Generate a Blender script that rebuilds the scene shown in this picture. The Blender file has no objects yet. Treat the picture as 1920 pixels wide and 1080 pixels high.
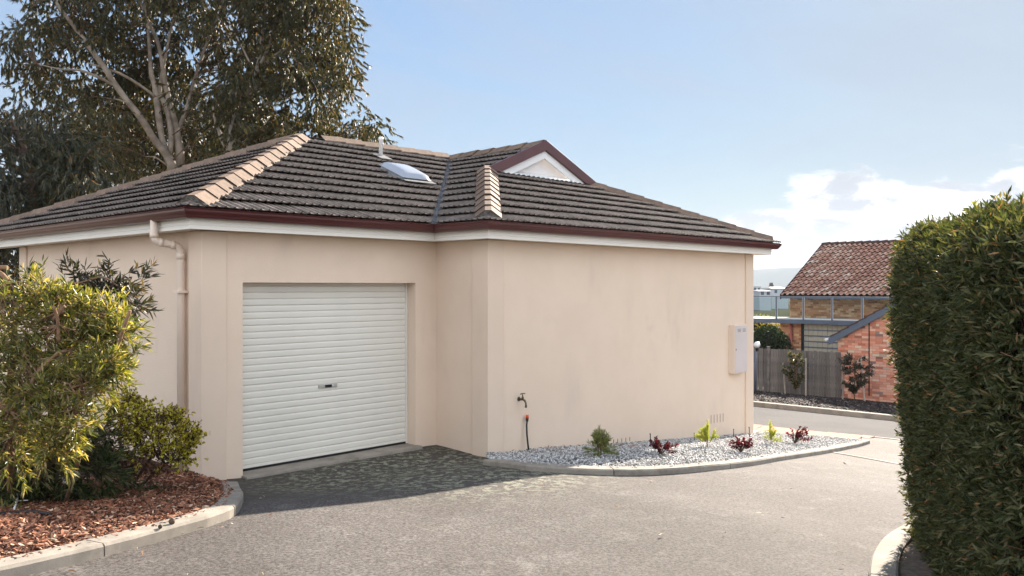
import bpy, bmesh, math, random
import numpy as np
from mathutils import Vector, Matrix

random.seed(7)
rng = np.random.default_rng(11)
R = math.radians
scene = bpy.context.scene
COL = scene.collection

# ---------------------------------------------------------------- camera
EYE_F = 1606.5            # focal length in photograph pixels (1920 wide)
HORIZON = 536.8
cam_d = bpy.data.cameras.new('camera')
cam = bpy.data.objects.new('camera', cam_d)
COL.objects.link(cam)
cam_d.sensor_width = 36.0
cam_d.lens = EYE_F / 1920 * 36.0
cam_d.clip_start = 0.05
cam_d.clip_end = 30000
cam.location = (0, 0, 0)
cam.rotation_euler = (R(90 - 0.114), 0, 0)
scene.camera = cam

# ---------------------------------------------------------------- sky and sun
SUN_AZ, SUN_EL = 29.6, 24.0          # degrees right of straight ahead, above horizon
world = bpy.data.worlds.new('World')
scene.world = world
world.use_nodes = True
wn, wl = world.node_tree.nodes, world.node_tree.links
wn.clear()
def WN(t, **k):
    n = wn.new(t)
    for a, v in k.items(): setattr(n, a, v)
    return n
def wmath(op, a, b=None, c=None, clamp=False):
    n = WN('ShaderNodeMath', operation=op, use_clamp=clamp)
    for i, v in enumerate((a, b, c)):
        if v is None: continue
        if isinstance(v, (int, float)): n.inputs[i].default_value = v
        else: wl.new(v, n.inputs[i])
    return n.outputs[0]
def wrange(v, a, b, c, d, smooth=True):
    n = WN('ShaderNodeMapRange')
    if smooth: n.interpolation_type = 'SMOOTHSTEP'
    wl.new(v, n.inputs[0])
    for i, q in enumerate((a, b, c, d)): n.inputs[i + 1].default_value = q
    return n.outputs[0]
sky = WN('ShaderNodeTexSky', sky_type='NISHITA')
sky.sun_disc = False
sky.sun_elevation = R(SUN_EL)
sky.sun_rotation = R(SUN_AZ)
sky.air_density, sky.dust_density, sky.ozone_density = 1.0, 0.35, 1.5
tc = WN('ShaderNodeTexCoord')
sep = WN('ShaderNodeSeparateXYZ')
wl.new(tc.outputs['Generated'], sep.inputs[0])
el = wmath('ARCSINE', sep.outputs[2])
az = wmath('ARCTAN2', sep.outputs[0], sep.outputs[1])
comb = WN('ShaderNodeCombineXYZ')
wl.new(wmath('MULTIPLY', az, 7.0), comb.inputs[0])
wl.new(wmath('MULTIPLY', el, 15.0), comb.inputs[1])
def wnoise(vec, scale, detail, rough=0.55, dist=0.0):
    n = WN('ShaderNodeTexNoise')
    n.inputs['Scale'].default_value = scale
    n.inputs['Detail'].default_value = detail
    n.inputs['Roughness'].default_value = rough
    n.inputs['Distortion'].default_value = dist
    wl.new(vec, n.inputs['Vector'])
    return n.outputs[0]
n1 = wnoise(comb.outputs[0], 1.3, 9, 0.58, 0.3)
n2 = wnoise(comb.outputs[0], 2.1, 6, 0.6, 0.2)
# bank of cumulus low over the hills, rising towards the sun's side and made fuller behind
rise = wrange(az, 0.06, 0.36, -0.06, 0.122)
behind = wrange(wmath('ABSOLUTE', az), 1.0, 1.9, 0.0, 0.95)     # unseen high bank added behind the camera to brighten shaded walls
top = wmath('ADD', rise, behind)
d = wmath('MULTIPLY', wmath('SUBTRACT', top, el), 6.0)
dens = wmath('ADD', wmath('MULTIPLY', wmath('SUBTRACT', n1, 0.5), 0.85), wmath('MULTIPLY', d, 1.0))
cov = wrange(dens, -0.01, 0.08, 0.0, 0.97)
shade = wrange(wmath('ADD', n2, wmath('MULTIPLY', dens, -0.30)), 0.35, 0.50, 0.0, 1.0)
ccol = WN('ShaderNodeMix', data_type='RGBA')
wl.new(shade, ccol.inputs['Factor'])
CLOUD_DARK, CLOUD_LIGHT = (1.05, 1.12, 1.24, 1), (2.35, 2.34, 2.32, 1)
ccol.inputs[6].default_value = CLOUD_DARK
ccol.inputs[7].default_value = CLOUD_LIGHT
# clouds behind the camera brightened further to fill the shaded walls
back_boost = wrange(wmath('ABSOLUTE', az), 1.0, 2.0, 1.0, 3.2)
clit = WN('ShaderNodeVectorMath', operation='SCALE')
wl.new(ccol.outputs[2], clit.inputs[0]); wl.new(back_boost, clit.inputs[3])
# thin veil of high cirrus
comb2 = WN('ShaderNodeCombineXYZ')
wl.new(wmath('MULTIPLY', az, 2.0), comb2.inputs[0])
wl.new(wmath('ADD', wmath('MULTIPLY', el, 7.0), wmath('MULTIPLY', az, 1.2)), comb2.inputs[1])
n3 = wnoise(comb2.outputs[0], 1.5, 7, 0.6, 0.6)
veil = wrange(n3, 0.36, 0.72, 0.14, 0.66)
# tone curve evens out the glare round the sun: c / (1 + k * brightness)
bw = WN('ShaderNodeRGBToBW'); wl.new(sky.outputs[0], bw.inputs[0])
gain = wmath('DIVIDE', .57, wmath('ADD', 1.0, wmath('MULTIPLY', bw.outputs[0], 0.36)))
even = WN('ShaderNodeVectorMath', operation='SCALE')
wl.new(sky.outputs[0], even.inputs[0]); wl.new(gain, even.inputs[3])
tint = WN('ShaderNodeVectorMath', operation='MULTIPLY')
wl.new(even.outputs[0], tint.inputs[0]); tint.inputs[1].default_value = (.77, .93, 1.06)
vmix = WN('ShaderNodeMix', data_type='RGBA')
wl.new(veil, vmix.inputs['Factor'])
wl.new(tint.outputs[0], vmix.inputs[6])
vmix.inputs[7].default_value = (.86, 1.02, 1.27, 1)
cmix = WN('ShaderNodeMix', data_type='RGBA')
wl.new(cov, cmix.inputs['Factor'])
wl.new(vmix.outputs[2], cmix.inputs[6])
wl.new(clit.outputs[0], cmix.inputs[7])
bg = WN('ShaderNodeBackground')
SKY_STRENGTH = 0.12
bg.inputs[1].default_value = SKY_STRENGTH
wl.new(cmix.outputs[2], bg.inputs[0])
wo = WN('ShaderNodeOutputWorld')
wl.new(bg.outputs[0], wo.inputs[0])

sun_d = bpy.data.lights.new('sun', 'SUN')
sun_d.energy = 4.2
sun_d.angle = R(0.5)
sun_d.color = (1.0, 0.89, 0.76)
sun = bpy.data.objects.new('sun', sun_d)
COL.objects.link(sun)
SUN_DIR = Vector((math.sin(R(SUN_AZ)) * math.cos(R(SUN_EL)), math.cos(R(SUN_AZ)) * math.cos(R(SUN_EL)), math.sin(R(SUN_EL))))
sun.rotation_euler = SUN_DIR.to_track_quat('Z', 'Y').to_euler()
sun.location = (20, 30, 30)

scene.render.engine = 'CYCLES'
scene.view_settings.view_transform = 'Standard'
scene.view_settings.look = 'None'
scene.view_settings.exposure = 2.2
scene.view_settings.gamma = 1.0
scene.view_settings.use_curve_mapping = False
scene.cycles.use_denoising = True
scene.cycles.max_bounces = 8
scene.cycles.sample_clamp_indirect = 6.0
scene.cycles.transparent_max_bounces = 12

# ---------------------------------------------------------------- frame of the place
# a runs along the garage front (to the right and away), b runs away from it to the left
KX, KY = -3.255, 8.984
AX, AY = 0.68398, 0.72950
ROT_HOUSE = math.atan2(AY, AX)
ROT_ACROSS = ROT_HOUSE - math.pi / 2       # local x towards the right and the camera, local y along a
def W(a, b, z=0.0):
    return (KX + AX * a - AY * b, KY + AY * a + AX * b, z)
def AB(x, y):
    x, y = x - KX, y - KY
    return x * AX + y * AY, -x * AY + y * AX
FARA, FARZ = [60, 150, 300, 500, 900, 1500, 9000], [-5.2, -6.8, -9, -11.5, -18, -24, -30]
GA = [-400, -12, -8, -4.3, -1.29, .39, 2.1, 3, 4.33, 6, 8, 10.24, 26, 34] + FARA
GZ = [-.9, -.95, -1.2, -1.47, -1.69, -1.835, -1.92, -2.0, -2.086, -2.25, -2.48, -2.72, -4.07, -4.4] + FARZ
HA = [-400, -12, -3, -.1, .5, 2.6, 3.29, 3.7, 6, 10.24, 26, 34] + FARA
HZ = [-1.0, -1.05, -1.75, -2.04, -2.095, -2.10, -2.10, -2.18, -2.41, -2.78, -4.07, -4.4] + FARZ
def ground(a, b):
    a = np.asarray(a, float); b = np.asarray(b, float)
    t = np.clip((b + 2.7) / 2.2, 0, 1); w = t * t * (3 - 2 * t)
    z = w * np.interp(a, HA, HZ) + (1 - w) * np.interp(a, GA, GZ)
    return z - .05 * np.exp(-((a - 3.3) ** 2 + (b + 1) ** 2) / .5)
def spot(px, py, dz=0.0):
    """ground point seen at a pixel of the photograph -> (a, b)"""
    u, v = (px - 960) / EYE_F, -(py - HORIZON) / EYE_F
    dd = np.arange(2.5, 90, .004)
    a, b = AB(u * dd, dd)
    k = int(np.argmax(v * dd <= ground(a, b) + dz))
    return float(a[k]), float(b[k])
def at(px, py, d):
    """point at depth d seen at a pixel of the photograph"""
    return Vector(((px - 960) / EYE_F * d, d, -(py - HORIZON) / EYE_F * d))
def gxy(x, y):
    return float(ground(*AB(x, y)))

# ---------------------------------------------------------------- object helpers
def link(o, parent=None):
    COL.objects.link(o)
    if parent is not None: o.parent = parent
    return o
def tag(o, label=None, cat=None, group=None, kind=None):
    if label: o['label'] = label
    if cat: o['category'] = cat
    if group: o['group'] = group
    if kind: o['kind'] = kind
    return o
def empty(name, loc, rz=0.0, label=None, cat=None, group=None):
    o = bpy.data.objects.new(name, None)
    o.empty_display_size = .3
    o.location = loc; o.rotation_euler = (0, 0, rz)
    link(o)
    return tag(o, label, cat, group)
class MB:
    """collects simple shapes, then links them as one mesh object"""
    def __init__(s): s.v, s.f, s.sm = [], [], []
    def add(s, vs, fs, smooth=False):
        n = len(s.v); s.v += [tuple(p) for p in vs]; s.f += [tuple(i + n for i in q) for q in fs]; s.sm += [smooth] * len(fs)
        return s
    def box(s, x0, x1, y0, y1, z0, z1, m=None):
        vs = [(x0, y0, z0), (x1, y0, z0), (x1, y1, z0), (x0, y1, z0), (x0, y0, z1), (x1, y0, z1), (x1, y1, z1), (x0, y1, z1)]
        if m is not None: vs = [m @ Vector(p) for p in vs]
        return s.add(vs, [(0, 3, 2, 1), (4, 5, 6, 7), (0, 1, 5, 4), (1, 2, 6, 5), (2, 3, 7, 6), (3, 0, 4, 7)])
    def quad(s, a, b, c, d): return s.add([a, b, c, d], [(0, 1, 2, 3)])
    def tube(s, pts, rad, k=8, cap=True, smooth=True):
        pts = [Vector(p) for p in pts]; n = len(pts)
        if isinstance(rad, (int, float)): rad = [rad] * n
        vs, fs = [], []
        ref = None
        for i, p in enumerate(pts):
            t = (pts[min(i + 1, n - 1)] - pts[max(i - 1, 0)])
            t = t.normalized() if t.length > 1e-9 else Vector((0, 0, 1))
            if ref is None: ref = Vector((1, 0, 0)) if abs(t.x) < .9 else Vector((0, 1, 0))
            x = (ref - t * ref.dot(t)).normalized(); ref = x; y = t.cross(x)
            for j in range(k):
                a = 2 * math.pi * j / k
                vs.append(p + (x * math.cos(a) + y * math.sin(a)) * rad[i])
        for i in range(n - 1):
            for j in range(k):
                fs.append((i * k + j, i * k + (j + 1) % k, (i + 1) * k + (j + 1) % k, (i + 1) * k + j))
        s.add(vs, fs, smooth)
        if cap:
            m = len(s.v) - len(vs)
            s.f += [tuple(m + j for j in range(k - 1, -1, -1)), tuple(m + (n - 1) * k + j for j in range(k))]; s.sm += [False, False]
        return s
    def lathe(s, prof, k=16, m=None, smooth=True):
        vs, fs = [], []
        for r_, z in prof:
            for j in range(k):
                a = 2 * math.pi * j / k
                p = Vector((r_ * math.cos(a), r_ * math.sin(a), z))
                vs.append(m @ p if m is not None else p)
        for i in range(len(prof) - 1):
            for j in range(k):
                fs.append((i * k + j, i * k + (j + 1) % k, (i + 1) * k + (j + 1) % k, (i + 1) * k + j))
        s.add(vs, fs, smooth)
        n0 = len(s.v) - len(vs)
        s.f += [tuple(n0 + j for j in range(k - 1, -1, -1)), tuple(n0 + (len(prof) - 1) * k + j for j in range(k))]; s.sm += [False, False]
        return s
    def mesh(s, name, mat):
        me = bpy.data.meshes.new(name)
        me.from_pydata([tuple(p) for p in s.v], [], s.f)
        me.polygons.foreach_set('use_smooth', s.sm)
        if mat is not None: me.materials.append(mat)
        me.update()
        return me
    def build(s, name, mat, parent=None, bevel=0.0, loc=None):
        o = bpy.data.objects.new(name, s.mesh(name, mat))
        if loc is not None: o.location = loc
        if bevel:
            m = o.modifiers.new('bevel', 'BEVEL'); m.width = bevel; m.segments = 2; m.limit_method = 'ANGLE'; m.angle_limit = R(40)
        return link(o, parent)
def np_mesh(name, V, F, mat, parent=None, smooth=False, kind=None):
    """fast mesh from arrays; F is (n, k) with constant k"""
    me = bpy.data.meshes.new(name)
    n, k = F.shape
    me.vertices.add(len(V)); me.vertices.foreach_set('co', np.ascontiguousarray(V, dtype=np.float32).ravel())
    me.loops.add(n * k); me.loops.foreach_set('vertex_index', np.ascontiguousarray(F, dtype=np.int32).ravel())
    me.polygons.add(n)
    me.polygons.foreach_set('loop_start', np.arange(0, n * k, k, dtype=np.int32))
    try: me.polygons.foreach_set('loop_total', np.full(n, k, dtype=np.int32))
    except Exception: pass
    me.update(calc_edges=True)
    if smooth: me.polygons.foreach_set('use_smooth', np.ones(n, dtype=bool))
    me.materials.append(mat)
    o = bpy.data.objects.new(name, me)
    if kind: o['kind'] = kind
    return link(o, parent)
def grid_mesh(name, aa, bb, mat, dz=0.0, zf=None, keep=None, kind='structure'):
    A_, B_ = np.meshgrid(aa, bb, indexing='ij')
    Z = (zf or ground)(A_, B_) + dz
    X = KX + AX * A_ - AY * B_; Y = KY + AY * A_ + AX * B_
    V = np.stack([X, Y, Z], -1).reshape(-1, 3)
    na, nb = len(aa), len(bb)
    I = np.arange(na * nb).reshape(na, nb)
    F = np.stack([I[:-1, :-1], I[1:, :-1], I[1:, 1:], I[:-1, 1:]], -1).reshape(-1, 4)
    if keep is not None:
        ca = (A_[:-1, :-1] + A_[1:, 1:]) / 2; cb = (B_[:-1, :-1] + B_[1:, 1:]) / 2
        F = F[keep(ca, cb).ravel()]
    return np_mesh(name, V, F, mat, smooth=True, kind=kind)
def in_poly(poly, x, y):
    x = np.asarray(x, float); y = np.asarray(y, float); inside = np.zeros(x.shape, bool)
    n = len(poly)
    for i in range(n):
        x1, y1 = poly[i]; x2, y2 = poly[(i + 1) % n]
        c = ((y1 > y) != (y2 > y)) & (x < (x2 - x1) * (y - y1) / (y2 - y1 + 1e-12) + x1)
        inside ^= c
    return inside
def poly_sheet(name, poly_ab, mat, dz, step=.12, kind='structure', bump=0.0):
    """a sheet following the ground inside a polygon of (a, b)"""
    bm = bmesh.new()
    pa = np.array(poly_ab)
    a0, b0 = pa.min(0) - step; a1, b1 = pa.max(0) + step
    face = bm.faces.new([bm.verts.new((p[0], p[1], 0)) for p in poly_ab])
    for k in range(int((a1 - a0) / step) + 1):
        bmesh.ops.bisect_plane(bm, geom=bm.verts[:] + bm.edges[:] + bm.faces[:], plane_co=(a0 + k * step, 0, 0), plane_no=(1, 0, 0))
    for k in range(int((b1 - b0) / step) + 1):
        bmesh.ops.bisect_plane(bm, geom=bm.verts[:] + bm.edges[:] + bm.faces[:], plane_co=(0, b0 + k * step, 0), plane_no=(0, 1, 0))
    for v in bm.verts:
        a, b = v.co.x, v.co.y
        z = float(ground(a, b)) + dz + (random.uniform(-bump, bump) if bump else 0)
        v.co = W(a, b, z)
    bmesh.ops.recalc_face_normals(bm, faces=bm.faces[:])
    for f in bm.faces:
        if f.normal.z < 0: f.normal_flip()
        f.smooth = True
    me = bpy.data.meshes.new(name); bm.to_mesh(me); bm.free(); me.materials.append(mat)
    o = bpy.data.objects.new(name, me); o['kind'] = kind
    return link(o)

# ---------------------------------------------------------------- materials
def material(name, c1, c2=None, rough=.8, scale=3.0, detail=5, lo=.35, hi=.65, bump=0.0, bscale=60.0, rand=0.0,
             spec=.3, dirt=None, metallic=0.0, coords='Object', bdist=.01, c3=None, streak=None, island=False):
    m = bpy.data.materials.new(name); m.use_nodes = True
    nt = m.node_tree; N, L = nt.nodes, nt.links
    p = N['Principled BSDF']
    p.inputs['Roughness'].default_value = rough
    p.inputs['Specular IOR Level'].default_value = spec
    p.inputs['Metallic'].default_value = metallic
    t = N.new('ShaderNodeTexCoord')
    vec = t.outputs[coords]
    def noise(sc, de=5, ro=.6, v=vec):
        n = N.new('ShaderNodeTexNoise'); n.inputs['Scale'].default_value = sc; n.inputs['Detail'].default_value = de
        n.inputs['Roughness'].default_value = ro; L.new(v, n.inputs['Vector']); return n.outputs[0]
    def ramp(v, lo, hi):
        n = N.new('ShaderNodeMapRange'); n.interpolation_type = 'SMOOTHSTEP'; L.new(v, n.inputs[0])
        n.inputs[1].default_value = lo; n.inputs[2].default_value = hi; return n.outputs[0]
    def mix(f, a, b, mode='MIX'):
        n = N.new('ShaderNodeMix'); n.data_type = 'RGBA'; n.blend_type = mode
        for s, q in ((n.inputs[0], f), (n.inputs[6], a), (n.inputs[7], b)):
            if hasattr(q, 'links') or hasattr(q, 'is_linked'): L.new(q, s)
            elif isinstance(q, (int, float)): s.default_value = q
            else: s.default_value = (*q, 1) if len(q) == 3 else q
        return n.outputs[2]
    col = None
    if c2 is not None: col = mix(ramp(noise(scale, detail), lo, hi), c1, c2)
    else: col = mix(0.0, c1, c1)
    if c3 is not None: col = mix(ramp(noise(c3[1], 6), c3[2], c3[3]), col, c3[0])
    if streak is not None:
        mp = N.new('ShaderNodeMapping'); mp.inputs['Scale'].default_value = streak[2]; L.new(vec, mp.inputs[0])
        col = mix(ramp(noise(streak[1], 5, .6, mp.outputs[0]), streak[3], streak[4]), col, streak[0])
    if dirt is not None: col = mix(ramp(noise(dirt[1], 8, .7), dirt[2], dirt[3]), col, dirt[0])
    if rand:
        src = None
        if island: g = N.new('ShaderNodeNewGeometry'); src = g.outputs['Random Per Island']
        else: g = N.new('ShaderNodeObjectInfo'); src = g.outputs['Random']
        r_ = N.new('ShaderNodeMapRange'); L.new(src, r_.inputs[0]); r_.inputs[3].default_value = 1 - rand; r_.inputs[4].default_value = 1 + rand
        cc = N.new('ShaderNodeCombineColor')
        for i in range(3): L.new(r_.outputs[0], cc.inputs[i])
        col = mix(1.0, col, cc.outputs[0], 'MULTIPLY')
    L.new(col, p.inputs['Base Color'])
    if bump:
        b = N.new('ShaderNodeBump'); b.inputs['Strength'].default_value = bump; b.inputs['Distance'].default_value = bdist
        L.new(noise(bscale, 4, .6), b.inputs['Height']); L.new(b.outputs[0], p.inputs['Normal'])
    m['mix'] = 1
    return m
def ramp_material(name, stops, rough=.8, src='island', spec=.3, bump=0.0, bscale=60, trans=0.0, tcol=None, bdist=.005):
    """colour picked per leaf / chip / brick from a ramp"""
    m = bpy.data.materials.new(name); m.use_nodes = True
    N, L = m.node_tree.nodes, m.node_tree.links
    p = N['Principled BSDF']; p.inputs['Roughness'].default_value = rough; p.inputs['Specular IOR Level'].default_value = spec
    if src == 'island': s = N.new('ShaderNodeNewGeometry').outputs['Random Per Island']
    else: s = N.new('ShaderNodeObjectInfo').outputs['Random']
    cr = N.new('ShaderNodeValToRGB'); L.new(s, cr.inputs[0])
    e = cr.color_ramp.elements
    while len(e) < len(stops): e.new(.5)
    for q, (pos, c) in zip(e, stops): q.position = pos; q.color = (*c, 1)
    L.new(cr.outputs[0], p.inputs['Base Color'])
    if bump:
        t = N.new('ShaderNodeTexCoord'); n = N.new('ShaderNodeTexNoise'); n.inputs['Scale'].default_value = bscale; n.inputs['Detail'].default_value = 5
        L.new(t.outputs['Object'], n.inputs['Vector'])
        b = N.new('ShaderNodeBump'); b.inputs['Strength'].default_value = bump; b.inputs['Distance'].default_value = bdist
        L.new(n.outputs[0], b.inputs['Height']); L.new(b.outputs[0], p.inputs['Normal'])
    if trans:
        tr = N.new('ShaderNodeBsdfTranslucent')
        mx = N.new('ShaderNodeMix'); mx.data_type = 'RGBA'; mx.blend_type = 'MULTIPLY'; mx.inputs[0].default_value = 1
        L.new(cr.outputs[0], mx.inputs[6]); mx.inputs[7].default_value = (*(tcol or (1.6, 1.5, .6)), 1)
        L.new(mx.outputs[2], tr.inputs[0])
        ms = N.new('ShaderNodeMixShader'); ms.inputs[0].default_value = trans
        L.new(p.outputs[0], ms.inputs[1]); L.new(tr.outputs[0], ms.inputs[2])
        L.new(ms.outputs[0], N['Material Output'].inputs[0])
    return m
M = {}
M['stucco'] = material('stucco', (.755, .605, .475), (.725, .58, .45), .9, 1.6, bump=.6, bscale=90, bdist=.006, spec=.2,
                       streak=((.66, .53, .43), 1.6, (1.0, 1.0, .35), .56, .80), dirt=((.665, .53, .43), .9, .60, .80))
M['pilaster'] = material('pilaster_stucco', (.72, .575, .45), (.69, .55, .43), .9, 1.2, bump=.35, bscale=140, bdist=.004, spec=.2, streak=((.63, .505, .405), 1.6, (1.0, 1.0, .35), .56, .80))
M['fascia'] = material('fascia_vinyl', (.80, .76, .68), (.77, .73, .65), .5, 2, bump=.05, bscale=30)
M['gutter'] = material('gutter_paint', (.085, .018, .018), (.07, .016, .016), .32, 4, spec=.5, dirt=((.12, .06, .05), 3, .66, .85))
M['barge'] = material('barge_paint', (.095, .032, .033), (.08, .028, .03), .4, 4, spec=.4)
M['tile'] = material('roof_tile', (.185, .150, .127), (.115, .094, .080), .85, 9, bump=.5, bscale=90, rand=.16, bdist=.006, dirt=((.17, .145, .12), 14, .62, .78), spec=.35)
M['tile_is'] = material('roof_tile_far', (.185, .150, .127), (.115, .094, .080), .85, 9, bump=.5, bscale=90, rand=.16, bdist=.006, dirt=((.17, .145, .12), 14, .62, .78), island=True, spec=.35)
M['underlay'] = material('roof_underlay', (.03, .027, .025), rough=.95)
M['cap'] = material('ridge_cap_clay', (.215, .145, .10), (.155, .108, .08), .85, 14, bump=.4, bscale=80, rand=.16, bdist=.006, dirt=((.09, .078, .065), 10, .56, .74))
M['mortar'] = material('mortar', (.17, .155, .135), (.09, .082, .072), .95, 25, bump=1.0, bscale=45, bdist=.02)
M['steel'] = material('galvanised_steel', (.42, .44, .46), (.30, .31, .33), .45, 12, metallic=.35)
M['valley'] = material('valley_steel', (.20, .205, .21), (.12, .12, .125), .7, 9, dirt=((.07, .06, .05), 12, .5, .68))
M['door'] = material('door_enamel', (.72, .685, .605), (.69, .655, .58), .38, 1.5, spec=.4, dirt=((.48, .46, .42), 2.5, .64, .9))
M['rubber'] = material('black_rubber', (.015, .015, .015), rough=.7)
M['chrome'] = material('handle_metal', (.5, .5, .48), rough=.3, metallic=.9)
M['dark'] = material('dark_gap', (.02, .018, .016), rough=.9)
M['pipe'] = material('downpipe_paint', (.76, .625, .51), (.73, .60, .49), .45, 2, spec=.4)
M['whitepaint'] = material('white_paint', (.74, .74, .73), (.70, .70, .69), .5, 2)
M['gablepanel'] = material('gable_panel', (.74, .71, .69), (.71, .68, .66), .85, 2)
M['brass'] = material('old_brass', (.17, .13, .075), (.10, .085, .055), .45, 30, metallic=.7)
M['orange'] = material('orange_plastic', (.72, .09, .02), rough=.4)
M['poly'] = material('black_poly_pipe', (.022, .022, .024), rough=.45)
M['acrylic'] = material('skylight_acrylic', (.36, .39, .44), (.32, .35, .40), .25, 3, spec=.6)
M['asphalt'] = None
M['concrete'] = material('kerb_concrete', (.31, .275, .23), (.235, .21, .175), .9, 5, bump=.5, bscale=130, bdist=.005, dirt=((.15, .13, .105), 2.2, .52, .75))
M['mulchbase'] = material('mulch_soil', (.10, .045, .026), (.045, .023, .016), .95, 30, bump=1, bscale=60, bdist=.03)
M['mulchdark'] = material('dark_mulch_soil', (.045, .035, .03), (.02, .016, .014), .95, 20, bump=1, bscale=50, bdist=.03)
M['gravelbase'] = material('gravel_soil', (.20, .19, .175), (.10, .095, .085), .95, 60, bump=1, bscale=90, bdist=.02)
M['soil'] = material('ground_soil', (.27, .235, .185), (.20, .18, .13), .95, .8, bump=.5, bscale=20)
M['chip'] = ramp_material('bark_chip', [(0, (.05, .024, .016)), (.35, (.16, .060, .032)), (.65, (.29, .112, .058)), (.9, (.38, .19, .11)), (1, (.56, .42, .30))], .9)
M['chipdark'] = ramp_material('dark_bark_chip', [(0, (.012, .010, .009)), (.5, (.045, .033, .028)), (.85, (.09, .065, .055)), (1, (.25, .2, .18))], .85)
M['pebble'] = ramp_material('white_pebble', [(0, (.15, .147, .14)), (.25, (.33, .322, .31)), (.6, (.48, .47, .455)), (1, (.68, .67, .65))], .8)
M['litter'] = ramp_material('dry_leaf', [(0, (0.120, 0.036, 0.018)), (.4, (0.264, 0.132, 0.060)), (.8, (0.504, 0.384, 0.240)), (1, (0.720, 0.600, 0.432))], .85)
M['bark'] = material('gum_bark', (.31, .26, .205), (.17, .135, .105), .85, 3, bump=.5, bscale=14, bdist=.02, c3=((.37, .315, .255), 1.2, .5, .7))
M['darkbark'] = material('dark_bark', (.12, .08, .055), (.07, .05, .035), .9, 12, bump=.6, bscale=40, bdist=.01)
M['twig'] = material('pruned_wood', (.26, .15, .085), (.15, .09, .05), .85, 14, bump=.5, bscale=60, bdist=.006)
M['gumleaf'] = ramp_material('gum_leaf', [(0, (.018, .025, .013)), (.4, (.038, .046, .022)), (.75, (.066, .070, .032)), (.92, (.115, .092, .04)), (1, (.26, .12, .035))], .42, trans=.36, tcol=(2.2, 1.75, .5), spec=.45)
M['gumleaf2'] = ramp_material('gum_leaf_dark', [(0, (0.021, 0.029, 0.019)), (.5, (0.039, 0.047, 0.029)), (.85, (0.072, 0.068, 0.036)), (1, (0.169, 0.117, 0.046))], .42, trans=.28, tcol=(1.9, 1.5, .6), spec=.5)  # darker gum leaf, also used to put shade into foliage colour
M['shrubleaf'] = ramp_material('shrub_leaf', [(0, (.035, .050, .016)), (.3, (.085, .10, .028)), (.6, (.17, .18, .045)), (.85, (.25, .215, .09)), (1, (.42, .34, .2))], .38, trans=.42, tcol=(2.0, 1.85, .45), spec=.5)
M['lowleaf'] = ramp_material('low_shrub_leaf', [(0, (.10, .045, .02)), (.25, (.16, .10, .03)), (.4, (.34, .30, .035)), (.75, (.58, .52, .05)), (1, (.74, .66, .10))], .5, trans=.35, tcol=(1.2, 1.2, .3))
M['rustleaf'] = ramp_material('withered_leaf', [(0, (.05, .025, .015)), (.6, (.11, .05, .03)), (1, (.19, .09, .05))], .8, trans=.2)
M['strapleaf'] = ramp_material('strap_leaf', [(0, (.02, .035, .012)), (.7, (.05, .07, .02)), (1, (.12, .12, .05))], .45, trans=.3)
M['hedgeleaf'] = ramp_material('hedge_leaf', [(0, (.022, .031, .012)), (.3, (.052, .066, .026)), (.62, (.094, .106, .044)), (.87, (.15, .142, .07)), (.965, (.20, .155, .085)), (1, (.36, .17, .07))], .55, trans=.28, tcol=(1.5, 1.5, .5), spec=.25)
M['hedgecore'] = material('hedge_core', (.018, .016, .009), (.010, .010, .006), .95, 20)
M['burgundy'] = ramp_material('burgundy_leaf', [(0, (.03, .009, .012)), (.5, (.075, .014, .020)), (.88, (.15, .022, .033)), (1, (.38, .045, .065))], .45, trans=.30, tcol=(2.0, .7, .8))
M['limeleaf'] = ramp_material('lime_needle', [(0, (.16, .21, .03)), (.5, (.30, .34, .05)), (1, (.46, .44, .12))], .6, trans=.4, tcol=(1.5, 1.5, .4))
M['greenneedle'] = ramp_material('green_needle', [(0, (0.084, 0.120, 0.036)), (.5, (0.180, 0.228, 0.066)), (1, (0.336, 0.312, 0.144))], .6, trans=.35)
M['magnolia'] = ramp_material('glossy_leaf', [(0, (.04, .055, .025)), (.5, (.085, .10, .045)), (.8, (.16, .12, .06)), (1, (.34, .24, .14))], .22, trans=.22, spec=.8)
M['darkgloss'] = ramp_material('dark_glossy_leaf', [(0, (0.017, 0.025, 0.014)), (.6, (0.042, 0.049, 0.028)), (1, (0.112, 0.070, 0.049))], .3, trans=.2, spec=.6)
M['stake'] = material('stake_timber', (.42, .36, .30), (.32, .27, .22), .85, 12)
M['fence'] = material('weathered_paling', (.20, .175, .155), (.12, .105, .094), .9, 5, rand=.28, streak=((.22, .19, .165), 4, (6, 6, .5), .5, .75), bump=.3, bscale=40)
M['brick'] = ramp_material('clinker_brick', [(0, (0.230, 0.115, 0.086)), (.08, (0.460, 0.161, 0.098)), (.35, (0.621, 0.265, 0.172)), (.6, (0.690, 0.345, 0.241)), (.85, (0.713, 0.437, 0.322)), (.95, (0.667, 0.506, 0.368)), (1, (0.230, 0.149, 0.138))], .9, src='object', bump=.4, bscale=60)
M['brick_is'] = ramp_material('house_brick', [(0, (0.240, 0.108, 0.054)), (.4, (0.432, 0.192, 0.096)), (.75, (0.504, 0.264, 0.144)), (1, (0.600, 0.408, 0.240))], .9, bump=.4, bscale=60)
M['mortarwall'] = material('brick_mortar', (.36, .30, .25), (.30, .25, .21), .95, 8)
M['slate'] = material('slate_blue_paint', (.10, .125, .17), (.085, .11, .15), .5, 2)
M['redtile'] = ramp_material('terracotta_tile', [(0, (.26, .12, .075)), (.5, (.38, .19, .12)), (.85, (.46, .28, .20)), (1, (.54, .43, .34))], .32, bump=.2, bscale=40, spec=.9)  # lighter tile tones put sky glints into the colour
M['browntile'] = material('garage_tile', (.09, .05, .042), (.07, .042, .036), .85, 8)
M['screen'] = material('timber_screen', (.42, .38, .30), (.34, .31, .245), .9, 6)
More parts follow.
